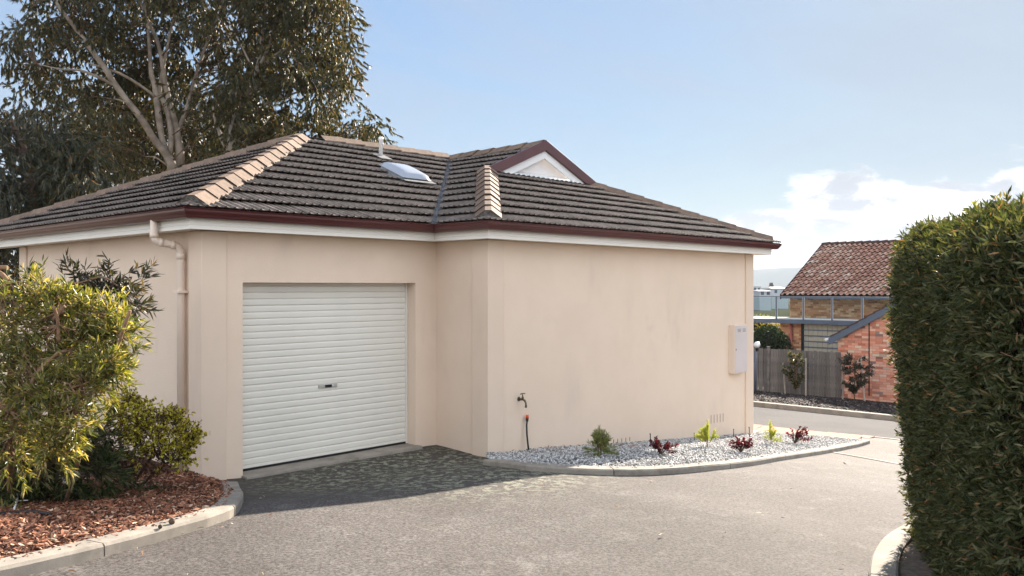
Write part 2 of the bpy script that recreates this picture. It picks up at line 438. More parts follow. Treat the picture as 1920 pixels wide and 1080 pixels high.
M['reddown'] = material('red_downpipe', (.32, .09, .075), rough=.5)
M['deck'] = material('deck_boards', (.42, .40, .38), (.35, .33, .31), .85, 6)
M['globe'] = material('opal_globe', (.80, .79, .77), rough=.3)
M['greyroof'] = material('grey_roof', (.14, .155, .18), rough=.7)
M['paleblock'] = material('pale_render', (.40, .42, .44), rough=.8)
M['winglass'] = material('dark_window', (.05, .06, .08), rough=.2)
M['pine'] = ramp_material('pine_needles', [(0, (.02, .03, .02)), (1, (.06, .075, .045))], .8)
M['bushleaf'] = ramp_material('round_bush_leaf', [(0, (.010, .022, .008)), (.6, (.025, .045, .015)), (1, (.06, .08, .025))], .5, trans=.2)
M['yellowleaf'] = ramp_material('yellow_bush_leaf', [(0, (.20, .17, .03)), (1, (.50, .42, .08))], .6, trans=.35)
M['paver_pink'] = material('pink_paver', (.34, .17, .125), (.28, .145, .105), .9, 8, rand=.15, bump=.3, bscale=80)
M['paver_pale'] = material('pale_paver', (.42, .35, .28), (.36, .30, .245), .9, 6, rand=.10, bump=.3, bscale=80)
M['bark_strip'] = material('strip_soil', (.20, .155, .115), (.12, .09, .065), .95, 20, bump=.8, bscale=60, bdist=.01)
M['sheet'] = material('corrugated_sheet', (.55, .58, .60), rough=.4, metallic=.3)
HAZE_DENSITY = 0.00014
def asphalt_material():
    m = bpy.data.materials.new('asphalt'); m.use_nodes = True
    N, L = m.node_tree.nodes, m.node_tree.links
    p = N['Principled BSDF']; p.inputs['Roughness'].default_value = .85; p.inputs['Specular IOR Level'].default_value = .15
    t = N.new('ShaderNodeTexCoord'); vec = t.outputs['Object']
    def noise(sc, de=4, ro=.6, dist=0):
        n = N.new('ShaderNodeTexNoise'); n.inputs['Scale'].default_value = sc; n.inputs['Detail'].default_value = de
        n.inputs['Roughness'].default_value = ro; n.inputs['Distortion'].default_value = dist; L.new(vec, n.inputs['Vector']); return n.outputs[0]
    def rng_(v, a, b, c=0, d=1):
        n = N.new('ShaderNodeMapRange'); n.interpolation_type = 'SMOOTHSTEP'; L.new(v, n.inputs[0])
        for i, q in enumerate((a, b, c, d)): n.inputs[i + 1].default_value = q
        return n.outputs[0]
    def mix(f, a, b):
        n = N.new('ShaderNodeMix'); n.data_type = 'RGBA'
        for s, q in ((n.inputs[0], f), (n.inputs[6], a), (n.inputs[7], b)):
            if isinstance(q, tuple): s.default_value = (*q, 1)
            elif isinstance(q, float): s.default_value = q
            else: L.new(q, s)
        return n.outputs[2]
    def mul(a, b):
        n = N.new('ShaderNodeMath'); n.operation = 'MULTIPLY'
        for s, q in zip(n.inputs, (a, b)):
            if isinstance(q, float): s.default_value = q
            else: L.new(q, s)
        return n.outputs[0]
    # stone chips in worn binder
    v = N.new('ShaderNodeTexVoronoi'); v.inputs['Scale'].default_value = 48; L.new(vec, v.inputs['Vector'])
    wn_ = N.new('ShaderNodeTexWhiteNoise'); L.new(v.outputs['Position'], wn_.inputs['Vector'])
    stone = N.new('ShaderNodeValToRGB'); L.new(wn_.outputs['Value'], stone.inputs[0])
    e = stone.color_ramp.elements
    for _ in range(3): e.new(.5)
    for q, (pos, c) in zip(e, [(0, (.050, .047, .046)), (.30, (.120, .113, .109)), (.65, (.190, .178, .171)), (.88, (.30, .284, .272)), (1, (.55, .53, .51))]): q.position = pos; q.color = (*c, 1)
    gap = rng_(v.outputs['Distance'], .008, .0165)
    col = mix(gap, stone.outputs[0], (.075, .066, .06))
    col = mix(rng_(noise(.55, 6, .62),   .42, .66, 0, .48), col, (.115, .105, .098))
    col = mix(rng_(noise(3.2, 8, .74), .50, .72, 0, .25), col, (.24, .222, .208))
    grain = rng_(noise(44, 5, .85), .36, .64, .42, 1.80)
    gm = N.new('ShaderNodeVectorMath'); gm.operation = 'SCALE'; L.new(col, gm.inputs[0]); L.new(grain, gm.inputs[3]); col = gm.outputs[0]
    # lichen in the corner that never dries, worn pale spots elsewhere
    sep_ = N.new('ShaderNodeVectorMath'); sep_.operation = 'DISTANCE'; L.new(vec, sep_.inputs[0]); sep_.inputs[1].default_value = LICHEN
    near = rng_(sep_.outputs['Value'], 1.0, 2.5, 1, 0)
    sep2 = N.new('ShaderNodeVectorMath'); sep2.operation = 'DISTANCE'; L.new(vec, sep2.inputs[0]); sep2.inputs[1].default_value = DAMP
    damp = rng_(sep2.outputs['Value'], 1.2, 3.4, 1, 0)
    col = mix(mul(damp, .70), col, (.060, .053, .044))
    lich = mul(near, rng_(noise(11, 8, .70, .4), .515, .555))
    col = mix(mul(lich, .85), col, (.27, .275, .20))
    sp = rng_(noise(9, 9, .76, .3), .665, .70)
    col = mix(mul(sp, .55), col, (.38, .36, .31))
    L.new(col, p.inputs['Base Color'])
    b = N.new('ShaderNodeBump'); b.inputs['Strength'].default_value = .8; b.inputs['Distance'].default_value = .006
    h = N.new('ShaderNodeMath'); h.operation = 'ADD'; L.new(rng_(v.outputs['Distance'], 0, .016, 1, 0), h.inputs[0]); L.new(noise(160, 3), h.inputs[1])
    L.new(h.outputs[0], b.inputs['Height']); L.new(b.outputs[0], p.inputs['Normal'])
    return m
LICHEN = Vector(W(2.0, -1.5, -2.05)); DAMP = Vector(W(2.0, -.5, -2.05))
M['asphalt'] = asphalt_material()
M['lane'] = material('lane_asphalt', (.085, .083, .084), (.066, .065, .066), .95, .7, bump=.6, bscale=160, bdist=.006, dirt=((.125, .121, .12), 60, .5, .62), spec=.08)
M['terrain'] = material('far_land', (.075, .068, .042), (.05, .056, .032), .95, .012, dirt=((.05, .065, .035), .03, .52, .6), spec=0.0)
M['hill'] = material('hill_scrub', (.035, .05, .03), (.055, .065, .035), .95, .002, dirt=((.10, .10, .07), .004, .58, .7), spec=0.0)
def glass_material(name='clear_glass', tint=(.86, .92, .92)):
    m = bpy.data.materials.new(name); m.use_nodes = True
    N, L = m.node_tree.nodes, m.node_tree.links
    tr = N.new('ShaderNodeBsdfTransparent'); tr.inputs[0].default_value = (*tint, 1)
    gl = N.new('ShaderNodeBsdfGlossy'); gl.inputs['Roughness'].default_value = .02
    fr = N.new('ShaderNodeFresnel'); fr.inputs[0].default_value = 1.33
    ms = N.new('ShaderNodeMixShader'); L.new(fr.outputs[0], ms.inputs[0]); L.new(tr.outputs[0], ms.inputs[1]); L.new(gl.outputs[0], ms.inputs[2])
    L.new(ms.outputs[0], N['Material Output'].inputs[0])
    return m
M['glass'] = glass_material()

# ================================================================ THE SETTING
def spacing(lo, hi, near, step, grow):
    out = [near]; s = step
    while out[-1] < hi: out.append(out[-1] + s); s *= grow
    lo_ = [near]; s = step
    while lo_[-1] > lo: lo_.append(lo_[-1] - s); s *= grow
    return np.array(sorted(set(lo_ + out)))
grid_mesh('ground', spacing(-3000, 3000, 4, 1.2, 1.12), spacing(-3000, 3000, -2, 1.2, 1.12), M['soil'], dz=-.06, keep=lambda a, b: a < 58)
# far land and the ring of hills round the bay
def far_height(a, b):
    return np.interp(a, GA, GZ) - .3
fa = np.concatenate([np.linspace(45, 900, 40), np.linspace(1000, 7500, 30)])
grid_mesh('terrain', fa, np.linspace(-6000, 6000, 121), M['terrain'], zf=lambda a, b: far_height(a, b))
def hills():
    V, F = [], []
    n = 240
    rs = [4100, 4350, 4600, 4800, 5000, 5600]
    for i in range(n):
        th = 2 * math.pi * i / n
        az_ = math.atan2(math.sin(th), math.cos(th))
        base = 44 + 20 * math.sin(th * 3 + 1.1) + 11 * math.sin(th * 7 + .4) + 9 * math.sin(th * 17 + 2) + 4 * math.sin(th * 41)
        base += 36 * math.exp(-((az_ - .40) / .16) ** 2)
        for j, r_ in enumerate(rs):
            f = [0, .25, .62, .88, 1.0, .9][j]
            V.append((math.sin(th) * r_, math.cos(th) * r_, -32 + f * (base + 30 + 6 * math.sin(th * 23 + j * 2))))
    m = len(rs)
    for i in range(n):
        for j in range(m - 1):
            F.append((i * m + j, i * m + j + 1, ((i + 1) % n) * m + j + 1, ((i + 1) % n) * m + j))
    np_mesh('hills', np.array(V), np.array(F), M['hill'], smooth=True, kind='structure')
hills()

# asphalt of the driveway and, beyond the flush concrete strip, the lane
LN = [spot(1412, 793), spot(1619, 823), spot(1690, 836)]          # near edge of the lane
LF = [spot(1412, 760), spot(1560, 777), spot(1681, 791.4)]        # far edge of the lane
LANE_A0 = sum(p[0] for p in LN[:2]) / 2
LANE_A1 = sum(p[0] for p in LF) / 3
grid_mesh('driveway', np.linspace(-16, LANE_A0, 150), np.linspace(-22, .60, 120), M['asphalt'])
grid_mesh('lane', np.linspace(LANE_A0 + .12, LANE_A1, 22), np.linspace(-22, 16, 80), M['lane'], dz=.0)

def sweep(name, pts_ab, prof, mat, closed=False, zoff=0.0, parent=None, kind='structure', step=None, rough=0.0):
    """profile (offset to the left of travel, height) swept along (a, b) points on the ground"""
    P = [Vector((p[0], p[1])) for p in pts_ab]
    # smooth with Catmull-Rom
    if step:
        Q = []
        for i in range(len(P) - 1):
            p0, p1, p2, p3 = P[max(i - 1, 0)], P[i], P[i + 1], P[min(i + 2, len(P) - 1)]
            n = max(2, int((p2 - p1).length / step))
            for k in range(n):
                t = k / n
                Q.append(.5 * ((2 * p1) + (p2 - p0) * t + (2 * p0 - 5 * p1 + 4 * p2 - p3) * t * t + (3 * p1 - p0 - 3 * p2 + p3) * t ** 3))
        P = Q + [P[-1]]
    mb = MB(); vs = []; k = len(prof)
    for i, p in enumerate(P):
        t = (P[min(i + 1, len(P) - 1)] - P[max(i - 1, 0)]).normalized(); nrm = Vector((-t.y, t.x))
        gz = float(ground(p.x, p.y)) + zoff
        for o_, h in prof:
            q = p + nrm * o_
            vs.append(W(q.x, q.y, gz + h + (random.uniform(-rough, rough) if h > .02 else 0)))
    fs = []
    for i in range(len(P) - 1):
        for j in range(k):
            fs.append((i * k + j, i * k + (j + 1) % k, (i + 1) * k + (j + 1) % k, (i + 1) * k + j))
    fs += [tuple(range(k - 1, -1, -1)), tuple((len(P) - 1) * k + j for j in range(k))]
    mb.add(vs, fs)
    o = mb.build(name, mat, parent)
    if kind: o['kind'] = kind
    bm = bmesh.new(); bm.from_mesh(o.data); bmesh.ops.recalc_face_normals(bm, faces=bm.faces[:]); bm.to_mesh(o.data); bm.free()
    return o, P
KERB = [(-.085, -.08), (-.085, .058), (-.072, .076), (.07, .080), (.085, .070), (.085, -.08)]
def kerb_run(pts, joint=1.25, prof=KERB, step=.10):
    """one run of concrete kerb cast in lengths with open joints; each length is a part"""
    P = [Vector(p) for p in pts]; Q = []
    for i in range(len(P) - 1):
        p0, p1, p2, p3 = P[max(i - 1, 0)], P[i], P[i + 1], P[min(i + 2, len(P) - 1)]
        n = max(2, int((p2 - p1).length / step))
        for k in range(n):
            t = k / n
            Q.append(.5 * ((2 * p1) + (p2 - p0) * t + (2 * p0 - 5 * p1 + 4 * p2 - p3) * t * t + (3 * p1 - p0 - 3 * p2 + p3) * t ** 3))
    Q.append(P[-1])
    root = empty('kerb', W(Q[0].x, Q[0].y, float(ground(Q[0].x, Q[0].y)))); root['kind'] = 'structure'
    L0 = Vector(root.location)
    seg, acc = [Q[0]], 0.0
    def flush(seg):
        if len(seg) < 2: return
        o, _ = sweep('kerb_length', seg, prof, M['concrete'], parent=root, kind=None, rough=.0015)
        o.location = -L0
    for i in range(1, len(Q)):
        acc += (Q[i] - Q[i - 1]).length; seg.append(Q[i])
        if acc > joint:
            a_, b_ = seg[-2], seg[-1]; seg[-1] = b_ + (a_ - b_).normalized() * .006
            flush(seg); seg = [b_ + (Q[min(i + 1, len(Q) - 1)] - b_).normalized() * .004 if i + 1 < len(Q) else b_]; acc = 0
    flush(seg)
    return Q
KL = [spot(x, y, .075) for x, y in [(-260, 1115), (-110, 1080), (0, 1056), (150, 1023), (300, 985), (385, 961), (425, 942), (437, 922), (430, 904)]]
QL = kerb_run(KL)
KG = [spot(x, y, .075) for x, y in [(917, 859), (960, 863), (1000, 868), (1060, 872.5), (1130, 875.5), (1200, 876), (1280, 872), (1350, 865.5), (1420, 857), (1500, 845.5), (1560, 836.5), (1605, 828), (1622, 823)]]
QG = kerb_run(KG, 1.6, prof=[(x_, h_ * .86 if h_ > 0 else h_) for x_, h_ in KERB])
KR = [spot(x, y, .075) for x, y in [(1740, 978), (1712, 988), (1684, 1006), (1664, 1034), (1657, 1070), (1662, 1110), (1676, 1160)]]
QR = kerb_run(KR, 2.0)
kf = [spot(x, y, 0.0) for x, y in [(1330, 749.5), (1412, 758), (1480, 766), (1560, 775), (1640, 785), (1681, 790), (1760, 800)]]
am = LANE_A1 + .09
KF = [(am, b) for b in np.linspace(10, -8, 19)]
QF = kerb_run(KF, 2.4, prof=[(-.10, -.08), (-.10, .115), (-.08, .135), (.10, .135), (.10, -.08)], step=.6)
# flush concrete strips at the lane's edge and across the driveway
def thick(o, t=.03):
    m = o.modifiers.new('depth', 'SOLIDIFY'); m.thickness = t; m.offset = -1; return o
thick(poly_sheet('lane_edge_strip', [(LANE_A0 + .004, 9), (LANE_A0 + .116, 9), (LANE_A0 + .116, -9), (LANE_A0 + .004, -9)], M['concrete'], .012, .5))
s0, s1 = spot(1560, 848), spot(1700, 873)
sv = Vector((s1[0] - s0[0], s1[1] - s0[1])); sn = Vector((sv.y, -sv.x)).normalized() * .06; s1 = (s0[0] + sv.x * 3, s0[1] + sv.y * 3)
thick(poly_sheet('drive_edge_strip', [(s0[0] - sn.x, s0[1] - sn.y), (s0[0] + sn.x, s0[1] + sn.y), (s1[0] + sn.x, s1[1] + sn.y), (s1[0] - sn.x, s1[1] - sn.y)], M['concrete'], .006, .5))

# planting bed of bark chips at the left, raised to the kerb
bedL = [(p.x, p.y) for p in QL] + [(.02, -.02), (.03, .3), (.03, 6), (-3.6, 6), (-4.3, 0)]
def bed_z(a, b): return ground(a, b) + .07
poly_sheet('mulch_bed', bedL, M['mulchbase'], .05, .16, bump=.012)
bedG = [(p.x, p.y) for p in QG] + [spot(1590, 815), (10.9, -.6), (10.3, -.5), (10.2, -.93), (3.5, -.93)]
bedG = [(p.x, p.y) for p in QG[:-3]] + [(10.95, -1.85), (10.75, -.80), (10.2, -.9), (3.32, -.9)]
poly_sheet('gravel_bed', bedG, M['gravelbase'], .048, .14, bump=.008)
bedF = [(LANE_A1 + .19, 10), (26.5, 10), (26.5, -8), (LANE_A1 + .19, -8)]
poly_sheet('garden_bed', bedF, M['mulchdark'], .10, .4, bump=.02)
strip = [(p.x, p.y) for p in QR] + [spot(1900, 1160), spot(1860, 985)]
poly_sheet('garden_strip', strip, M['bark_strip'], .05, .2, bump=.004)

def chips(name, poly, n, mat, lmin, lmax, dz, kind='stuff', flat=.35, wr=(.2, .45), weight=None):
    pa = np.array(poly); lo, hi = pa.min(0), pa.max(0)
    C_ = rng.uniform(lo, hi, (n * 6, 2)); C_ = C_[in_poly(poly, C_[:, 0], C_[:, 1])]
    if weight is not None: C_ = C_[rng.random(len(C_)) < weight(C_[:, 0], C_[:, 1])]
    C_ = C_[:n]; n = len(C_)
    z = ground(C_[:, 0], C_[:, 1]) + dz + rng.uniform(0, .018, n)
    c = np.stack([KX + AX * C_[:, 0] - AY * C_[:, 1], KY + AY * C_[:, 0] + AX * C_[:, 1], z], -1)
    th = rng.uniform(0, 2 * np.pi, n); tilt = rng.normal(0, flat, n); L_ = rng.uniform(lmin, lmax, n); Wd = L_ * rng.uniform(*wr, n)
    dv = np.stack([np.cos(th) * np.cos(tilt), np.sin(th) * np.cos(tilt), np.sin(tilt)], -1)
    sv_ = np.stack([-np.sin(th), np.cos(th), rng.normal(0, .45, n)], -1); sv_ /= np.linalg.norm(sv_, axis=1)[:, None]
    a = c - dv * L_[:, None] / 2; e = c + dv * L_[:, None] / 2
    up = np.array([0, 0, .004])
    V = np.stack([a - sv_ * Wd[:, None] * .35, a + sv_ * Wd[:, None] * .3, c + sv_ * Wd[:, None] * .5 + up, e + sv_ * Wd[:, None] * .2, e - sv_ * Wd[:, None] * .25, c - sv_ * Wd[:, None] * .5 + up], 1).reshape(-1, 3)
    base = np.arange(n)[:, None] * 6
    F = np.concatenate([base + np.array([[0, 5, 2, 1]]), base + np.array([[5, 4, 3, 2]])], 0)
    return np_mesh(name, V, F, mat, kind=kind)
tag(chips('bark_mulch', [p for p in bedL if p[1] < 1.5] + [(-3, 1.5)], 34000, M['chip'], .012, .062, .058), 'reddish brown bark chips spread over the planting bed', 'mulch')
tag(chips('dark_bark_mulch', [(LANE_A1 + .2, 7.5), (25.0, 7.5), (25.0, -1.5), (LANE_A1 + .2, -1.5)], 16000, M['chipdark'], .03, .10, .11), 'dark bark chips along the fence and brick garage', 'mulch')
def pebbles(name, poly, n, mat, r0, r1, dz):
    pa = np.array(poly); lo, hi = pa.min(0), pa.max(0)
    C_ = rng.uniform(lo, hi, (n * 6, 2)); C_ = C_[in_poly(poly, C_[:, 0], C_[:, 1])][:n]; n = len(C_)
    z = ground(C_[:, 0], C_[:, 1]) + dz + rng.uniform(-.004, .016, n)
    c = np.stack([KX + AX * C_[:, 0] - AY * C_[:, 1], KY + AY * C_[:, 0] + AX * C_[:, 1], z], -1)
    o = np.array([(1, 0, 0), (0, 1, 0), (-1, 0, 0), (0, -1, 0), (0, 0, .7), (0, 0, -.7)], float)
    r_ = rng.uniform(r0, r1, (n, 1, 1)) * rng.uniform(.6, 1.3, (n, 6, 1))
    th = rng.uniform(0, 6.28, n); cs, sn_ = np.cos(th), np.sin(th)
    Rm = np.zeros((n, 3, 3)); Rm[:, 0, 0] = cs; Rm[:, 0, 1] = -sn_; Rm[:, 1, 0] = sn_; Rm[:, 1, 1] = cs; Rm[:, 2, 2] = 1
    tl = rng.normal(0, .5, n); T = np.zeros((n, 3, 3)); T[:, 0, 0] = 1; T[:, 1, 1] = np.cos(tl); T[:, 1, 2] = -np.sin(tl); T[:, 2, 1] = np.sin(tl); T[:, 2, 2] = np.cos(tl)
    V = (np.einsum('nij,njk,nlk->nli', Rm, T, o[None] * r_) + c[:, None]).reshape(-1, 3)
    f = np.array([(0, 1, 4), (1, 2, 4), (2, 3, 4), (3, 0, 4), (1, 0, 5), (2, 1, 5), (3, 2, 5), (0, 3, 5)])
    F = (np.arange(n)[:, None, None] * 6 + f[None]).reshape(-1, 3)
    return np_mesh(name, V, F, mat, kind='stuff')
tag(pebbles('gravel', bedG, 24000, M['pebble'], .008, .020, .054), 'pale grey and white gravel filling the bed along the long wall', 'gravel')
drive_poly = [(-6, -3.2), (-2, -2.9), (.3, -1.1), (.4, -.05), (2.8, -.05), (3.25, -.9), (3.6, -1.7), (9, -3.6), (9, -8), (-2, -8)]
def lw(a, b):
    d1 = np.exp(-np.abs(b - np.interp(a, [p.x for p in QL], [p.y for p in QL]) + .25) / .3) * (a < .5)
    return np.clip(.05 + .9 * d1 + .5 * np.exp(-((a - 3) ** 2 + (b + .7) ** 2) / .3), 0, 1)
tag(chips('leaf_litter', drive_poly, 620, M['litter'], .010, .06, .006, flat=.15, wr=(.15, .35), weight=lw), 'dry leaves and bark scraps scattered over the asphalt', 'litter')

tag(chips('leaf_litter', [(3.4, -.95), (6.2, -.95), (5.2, -2.3), (3.5, -1.7)], 170, M['chip'], .02, .05, .068, flat=.3), 'dark bark scraps scattered over the shaded end of the gravel', 'litter')
# paved path between the gravel bed and the lane: two rows of pavers laid as single pieces
path = empty('path', W(11.3, 0, float(ground(11.3, 0)))); path['kind'] = 'structure'
def paver(a0, a1, b0, b1, mat, me_cache={}):
    key = (round(a1 - a0, 3), round(b1 - b0, 3), mat.name)
    if key not in me_cache:
        m = MB(); w_, h_ = a1 - a0, b1 - b0
        m.box(.004, w_ - .004, .004, h_ - .004, -.05, .0)
        me_cache[key] = m.mesh('paver', mat)
    o = bpy.data.objects.new('paver', me_cache[key]); link(o, path)
    z = float(ground((a0 + a1) / 2, (b0 + b1) / 2)) + .016 + random.uniform(-.003, .003)
    o.matrix_local = Matrix.Translation(Vector(W(a0, b0, z)) - Vector(path.location)) @ Matrix.Rotation(ROT_HOUSE, 4, 'Z')
PA0, PA1 = 10.98, LANE_A0 - .03
nrow = 4
wp = (PA1 - 11.20) / nrow
for r_ in range(nrow):
    for k in range(25):
        b0 = 3.3 - k * .23 - (.115 if r_ % 2 else 0)
        if b0 - .23 < QG[-1].y + .22: break
        paver(11.20 + r_ * wp, 11.20 + (r_ + 1) * wp, b0 - .23, b0, M['paver_pink'])
for k in range(14):
    b0 = 3.3 - k * .40
    if b0 - .4 < QG[-1].y + .45: break
    paver(10.78, 11.19, b0 - .40, b0, M['paver_pale'])
# ================================================================ THE RENDERED HOUSE WITH ITS GARAGE
HB = 2.06
house = empty('house', (KX, KY, -HB), ROT_HOUSE, 'single storey cream rendered house with dark tiled hip roof and white garage door', 'house')
UP = (0, 0, HB)
def part(mb, name, mat, parent=house, bevel=0.0, label=None):
    o = mb.build(name, mat, parent, bevel)
    if parent is house: o.location = UP
    if label: o['label'] = label
    return o
I_A = 3.316; F_B = -.94; R_A = 10.204; END_B = 5.66
DO0, DO1, DOT, DOB = .489, 2.953, .042, -2.06
w = MB()
zt, zb = .60, -3.4
w.quad((.03, END_B, zb), (.03, .03, zb), (.03, .03, zt), (.03, END_B, zt))
w.quad((.03, .03, zb), (DO0, .03, zb), (DO0, .03, zt), (.03, .03, zt))
w.quad((DO1, .03, zb), (I_A, .03, zb), (I_A, .03, zt), (DO1, .03, zt))
w.quad((DO0, .03, DOT), (DO1, .03, DOT), (DO1, .03, zt), (DO0, .03, zt))
w.quad((DO0, .03, zb), (DO0, .30, zb), (DO0, .30, DOT), (DO0, .03, DOT))
w.quad((DO1, .30, zb), (DO1, .03, zb), (DO1, .03, DOT), (DO1, .30, DOT))
w.quad((DO0, .03, DOT), (DO0, .30, DOT), (DO1, .30, DOT), (DO1, .03, DOT))
w.quad((I_A, .03, zb), (I_A, F_B, zb), (I_A, F_B, zt), (I_A, .03, zt))
w.quad((I_A, F_B, zb), (R_A, F_B, zb), (R_A, F_B, zt), (I_A, F_B, zt))
w.quad((R_A, F_B, zb), (R_A, 8, zb), (R_A, 8, zt), (R_A, F_B, zt))
w.quad((2.4, END_B, zb), (.03, END_B, zb), (.03, END_B, zt), (2.4, END_B, zt))
w.quad((2.4, 8, zb), (2.4, END_B, zb), (2.4, END_B, zt), (2.4, 8, zt))
w.quad((R_A, 8, zb), (2.4, 8, zb), (2.4, 8, zt), (R_A, 8, zt))
part(w, 'wall', M['stucco'])
# corner pilasters standing 30 mm proud
def pil(a0, a1, b0, b1):
    m = MB(); m.box(a0, a1, b0, b1, -3.3, .585); part(m, 'pilaster', M['pilaster'], bevel=.006)
pil(0, .285, 0, .285)
pil(I_A - .03, I_A + .26, F_B - .03, F_B + .26)
pil(R_A - .25, R_A + .03, F_B - .03, F_B + .25)
pil(0, .28, END_B - .25, END_B + .03)
# step at the door
m = MB(); m.box(DO0 - .02, DO1 + .02, -.09, .028, -2.4, -2.066); m.box(DO0 + .002, DO1 - .002, .028, .29, -2.4, -2.064); part(m, 'door_threshold', M['concrete'], bevel=.008)

# ---- eaves
EAVE = [(.03, 7.0), (.03, .03), (I_A, .03), (I_A, F_B), (R_A, F_B), (R_A, 7.0)]
def off(o):
    q = o + .03
    return [(.03 - q, 7.0 + o), (.03 - q, .03 - q), (I_A - q, .03 - q), (I_A - q, F_B - q), (R_A + q, F_B - q), (R_A + q, 7.0 + o)]
def strip_between(mb, o0, z0, o1, z1, smooth=False):
    P, Q = off(o0), off(o1)
    for i in range(5): mb.add([(*P[i], z0), (*P[i + 1], z0), (*Q[i + 1], z1), (*Q[i], z1)], [(0, 1, 2, 3)], smooth)
# fascia lining boards, one to each length of eave
FP = [(.205, .585), (.235, .582), (.235, .612), (.229, .615), (.229, .621), (.235, .624), (.235, .655), (.229, .658), (.229, .664), (.235, .667), (.235, .71), (.205, .71)]
for i in range(5):
    m = MB()
    for j in range(len(FP) - 1):
        (o0, z0), (o1, z1) = FP[j], FP[j + 1]
        P, Q = off(o0), off(o1)
        m.add([(*P[i], z0), (*P[i + 1], z0), (*Q[i + 1], z1), (*Q[i], z1)], [(0, 1, 2, 3)])
    part(m, 'fascia', M['fascia'])
m = MB(); strip_between(m, -.02, .592, .206, .592); part(m, 'soffit', M['fascia'])
# gutter: ogee profile, mitred corners with cast angles
GP = [(.240, .765), (.240, .668), (.262, .655), (.300, .655), (.318, .662), (.330, .678), (.338, .700), (.352, .720), (.362, .742), (.364, .765), (.372, .776), (.380, .785), (.372, .790), (.360, .786), (.355, .765), (.330, .70), (.30, .672), (.262, .668)]
GP = [(o_, .787 - (.787 - z_) * .78) for o_, z_ in GP]
m = MB()
for j in range(len(GP) - 1): strip_between(m, GP[j][0], GP[j][1], GP[j + 1][0], GP[j + 1][1], smooth=1 < j < 9)
for i in (0, 5):
    pts = [(*off(o_)[i], z_) for o_, z_ in GP[:12]]
    m.add(pts, [tuple(range(12))])
gut = part(m, 'gutter', M['gutter'])
for c in (1, 2, 3, 4):
    m = MB()
    for j in range(1, 11):
        (o0, z0), (o1, z1) = GP[j], GP[j + 1]
        e = .003
        P, Q = off(o0 + e), off(o1 + e)
        for (i, k) in ((c, c - 1), (c, c + 1)):
            d_ = (Vector(P[k]) - Vector(P[i])).normalized() * .06
            p2, q2 = Vector(P[i]) + d_, Vector(Q[i]) + d_
            m.add([(*P[i], z0 - e * .5), (p2.x, p2.y, z0 - e * .5), (q2.x, q2.y, z1 + e * .3), (*Q[i], z1 + e * .3)], [(0, 1, 2, 3)], True)
    o = m.build('gutter_angle', M['gutter'], gut)

# ---- roof planes
PT = .427; ZE = .770; EO = .33
def zg(b): return ZE + PT * (b + EO)                     # garage front slope (eave at b = -EO)
AP = 3.51                                                # apex of the garage hip
zA = zg(AP)
BR_A = (I_A - .03 + R_A + .03) / 2                       # ridge of the main roof
BB = F_B - .03                                           # outer face of the long wall
def zbig(b): return ZE + PT * (b - BB + EO)
GB = 1.23                                                # plane of the small gable
gl, gr = I_A - .03 + (GB - BB), R_A + .03 - (GB - BB)
zGB = zbig(GB)
zR = ZE + PT * (BR_A - (I_A - .03) + EO)
u = MB(); e = -.03
def T(a, b, z): return (a, b, z + e)
L0, R0 = -EO, R_A + .03 + EO
apV = (BR_A, BR_A - (I_A - .03))
u.add([T(L0, -EO, ZE), T(I_A - .03 - EO, -EO, ZE), T(*apV, zR), T(AP, AP, zA)], [(0, 1, 2, 3)])
u.add([T(L0, 2 * AP + EO, ZE), T(L0, -EO, ZE), T(AP, AP, zA)], [(0, 1, 2)])
u.add([T(I_A - .03 - EO, -EO, ZE), T(I_A - .03 - EO, BB - EO, ZE), T(gl, GB, zGB), T(BR_A, GB, zR), T(*apV, zR)], [(0, 1, 2, 3, 4)])
u.add([T(I_A - .03 - EO, BB - EO, ZE), T(R0, BB - EO, ZE), T(gr, GB, zGB), T(gl, GB, zGB)], [(0, 1, 2, 3)])
u.add([T(R0, BB - EO, ZE), T(R0, 7.3, ZE), T(BR_A, 7.3 - (R0 - BR_A), zR), T(BR_A, GB, zR), T(gr, GB, zGB)], [(0, 1, 2, 3, 4)])
u.add([T(R0, 7.3, ZE), T(L0, 2 * AP + EO, ZE), T(AP, AP, zA), T(*apV, zR), T(BR_A, 7.3 - (R0 - BR_A), zR)], [(0, 1, 2, 3, 4)])
roof = part(u, 'roof', M['underlay'])
roof.location = UP
COSP = 1 / math.sqrt(1 + PT * PT)

# ---- concrete tiles laid one by one
TW, TG, TL_ = .300, .345, .405
def tile_profile():
    xs, zs = [], []
    for k in range(3):
        x = k * TW / 3
        xs += [x, x + .016, x + .024, x + .042]; zs += [0, .014, .014, 0]
    xs.append(TW - .002); zs.append(0)
    return xs, zs
def tile_shape():
    xs, zs = tile_profile(); n = len(xs); V = []
    for x, z in zip(xs, zs):
        V.append((x, 0, z + .053 + .003 * math.sin(x * 60)))
    for x, z in zip(xs, zs): V.append((x, TL_, z + .004))
    for x, z in zip(xs, zs): V.append((x, .012, z * .5 + .039 + .002 * math.sin(x * 60)))
    F = [(i, i + 1, n + i + 1, n + i) for i in range(n - 1)] + [(2 * n + i, 2 * n + i + 1, i + 1, i) for i in range(n - 1)]
    return V, F
TV, TF = tile_shape()
tile_me = MB().add(TV, TF).mesh('roof_tile', M['tile'])
class Slope:
    """eave origin, direction along the eave, direction up the slope (house coordinates)"""
    def __init__(s, o, u_, v_, clips):
        s.u = Vector(u_).normalized(); s.v = Vector(v_).normalized(); s.n = s.u.cross(s.v).normalized()
        s.m = Matrix.Translation(o) @ Matrix((( *s.u, 0), (*s.v, 0), (*s.n, 0), (0, 0, 0, 1))).transposed()
        s.clips = clips                                  # vertical planes (point, normal): the side of the normal is cut off
slopes_jobs = []
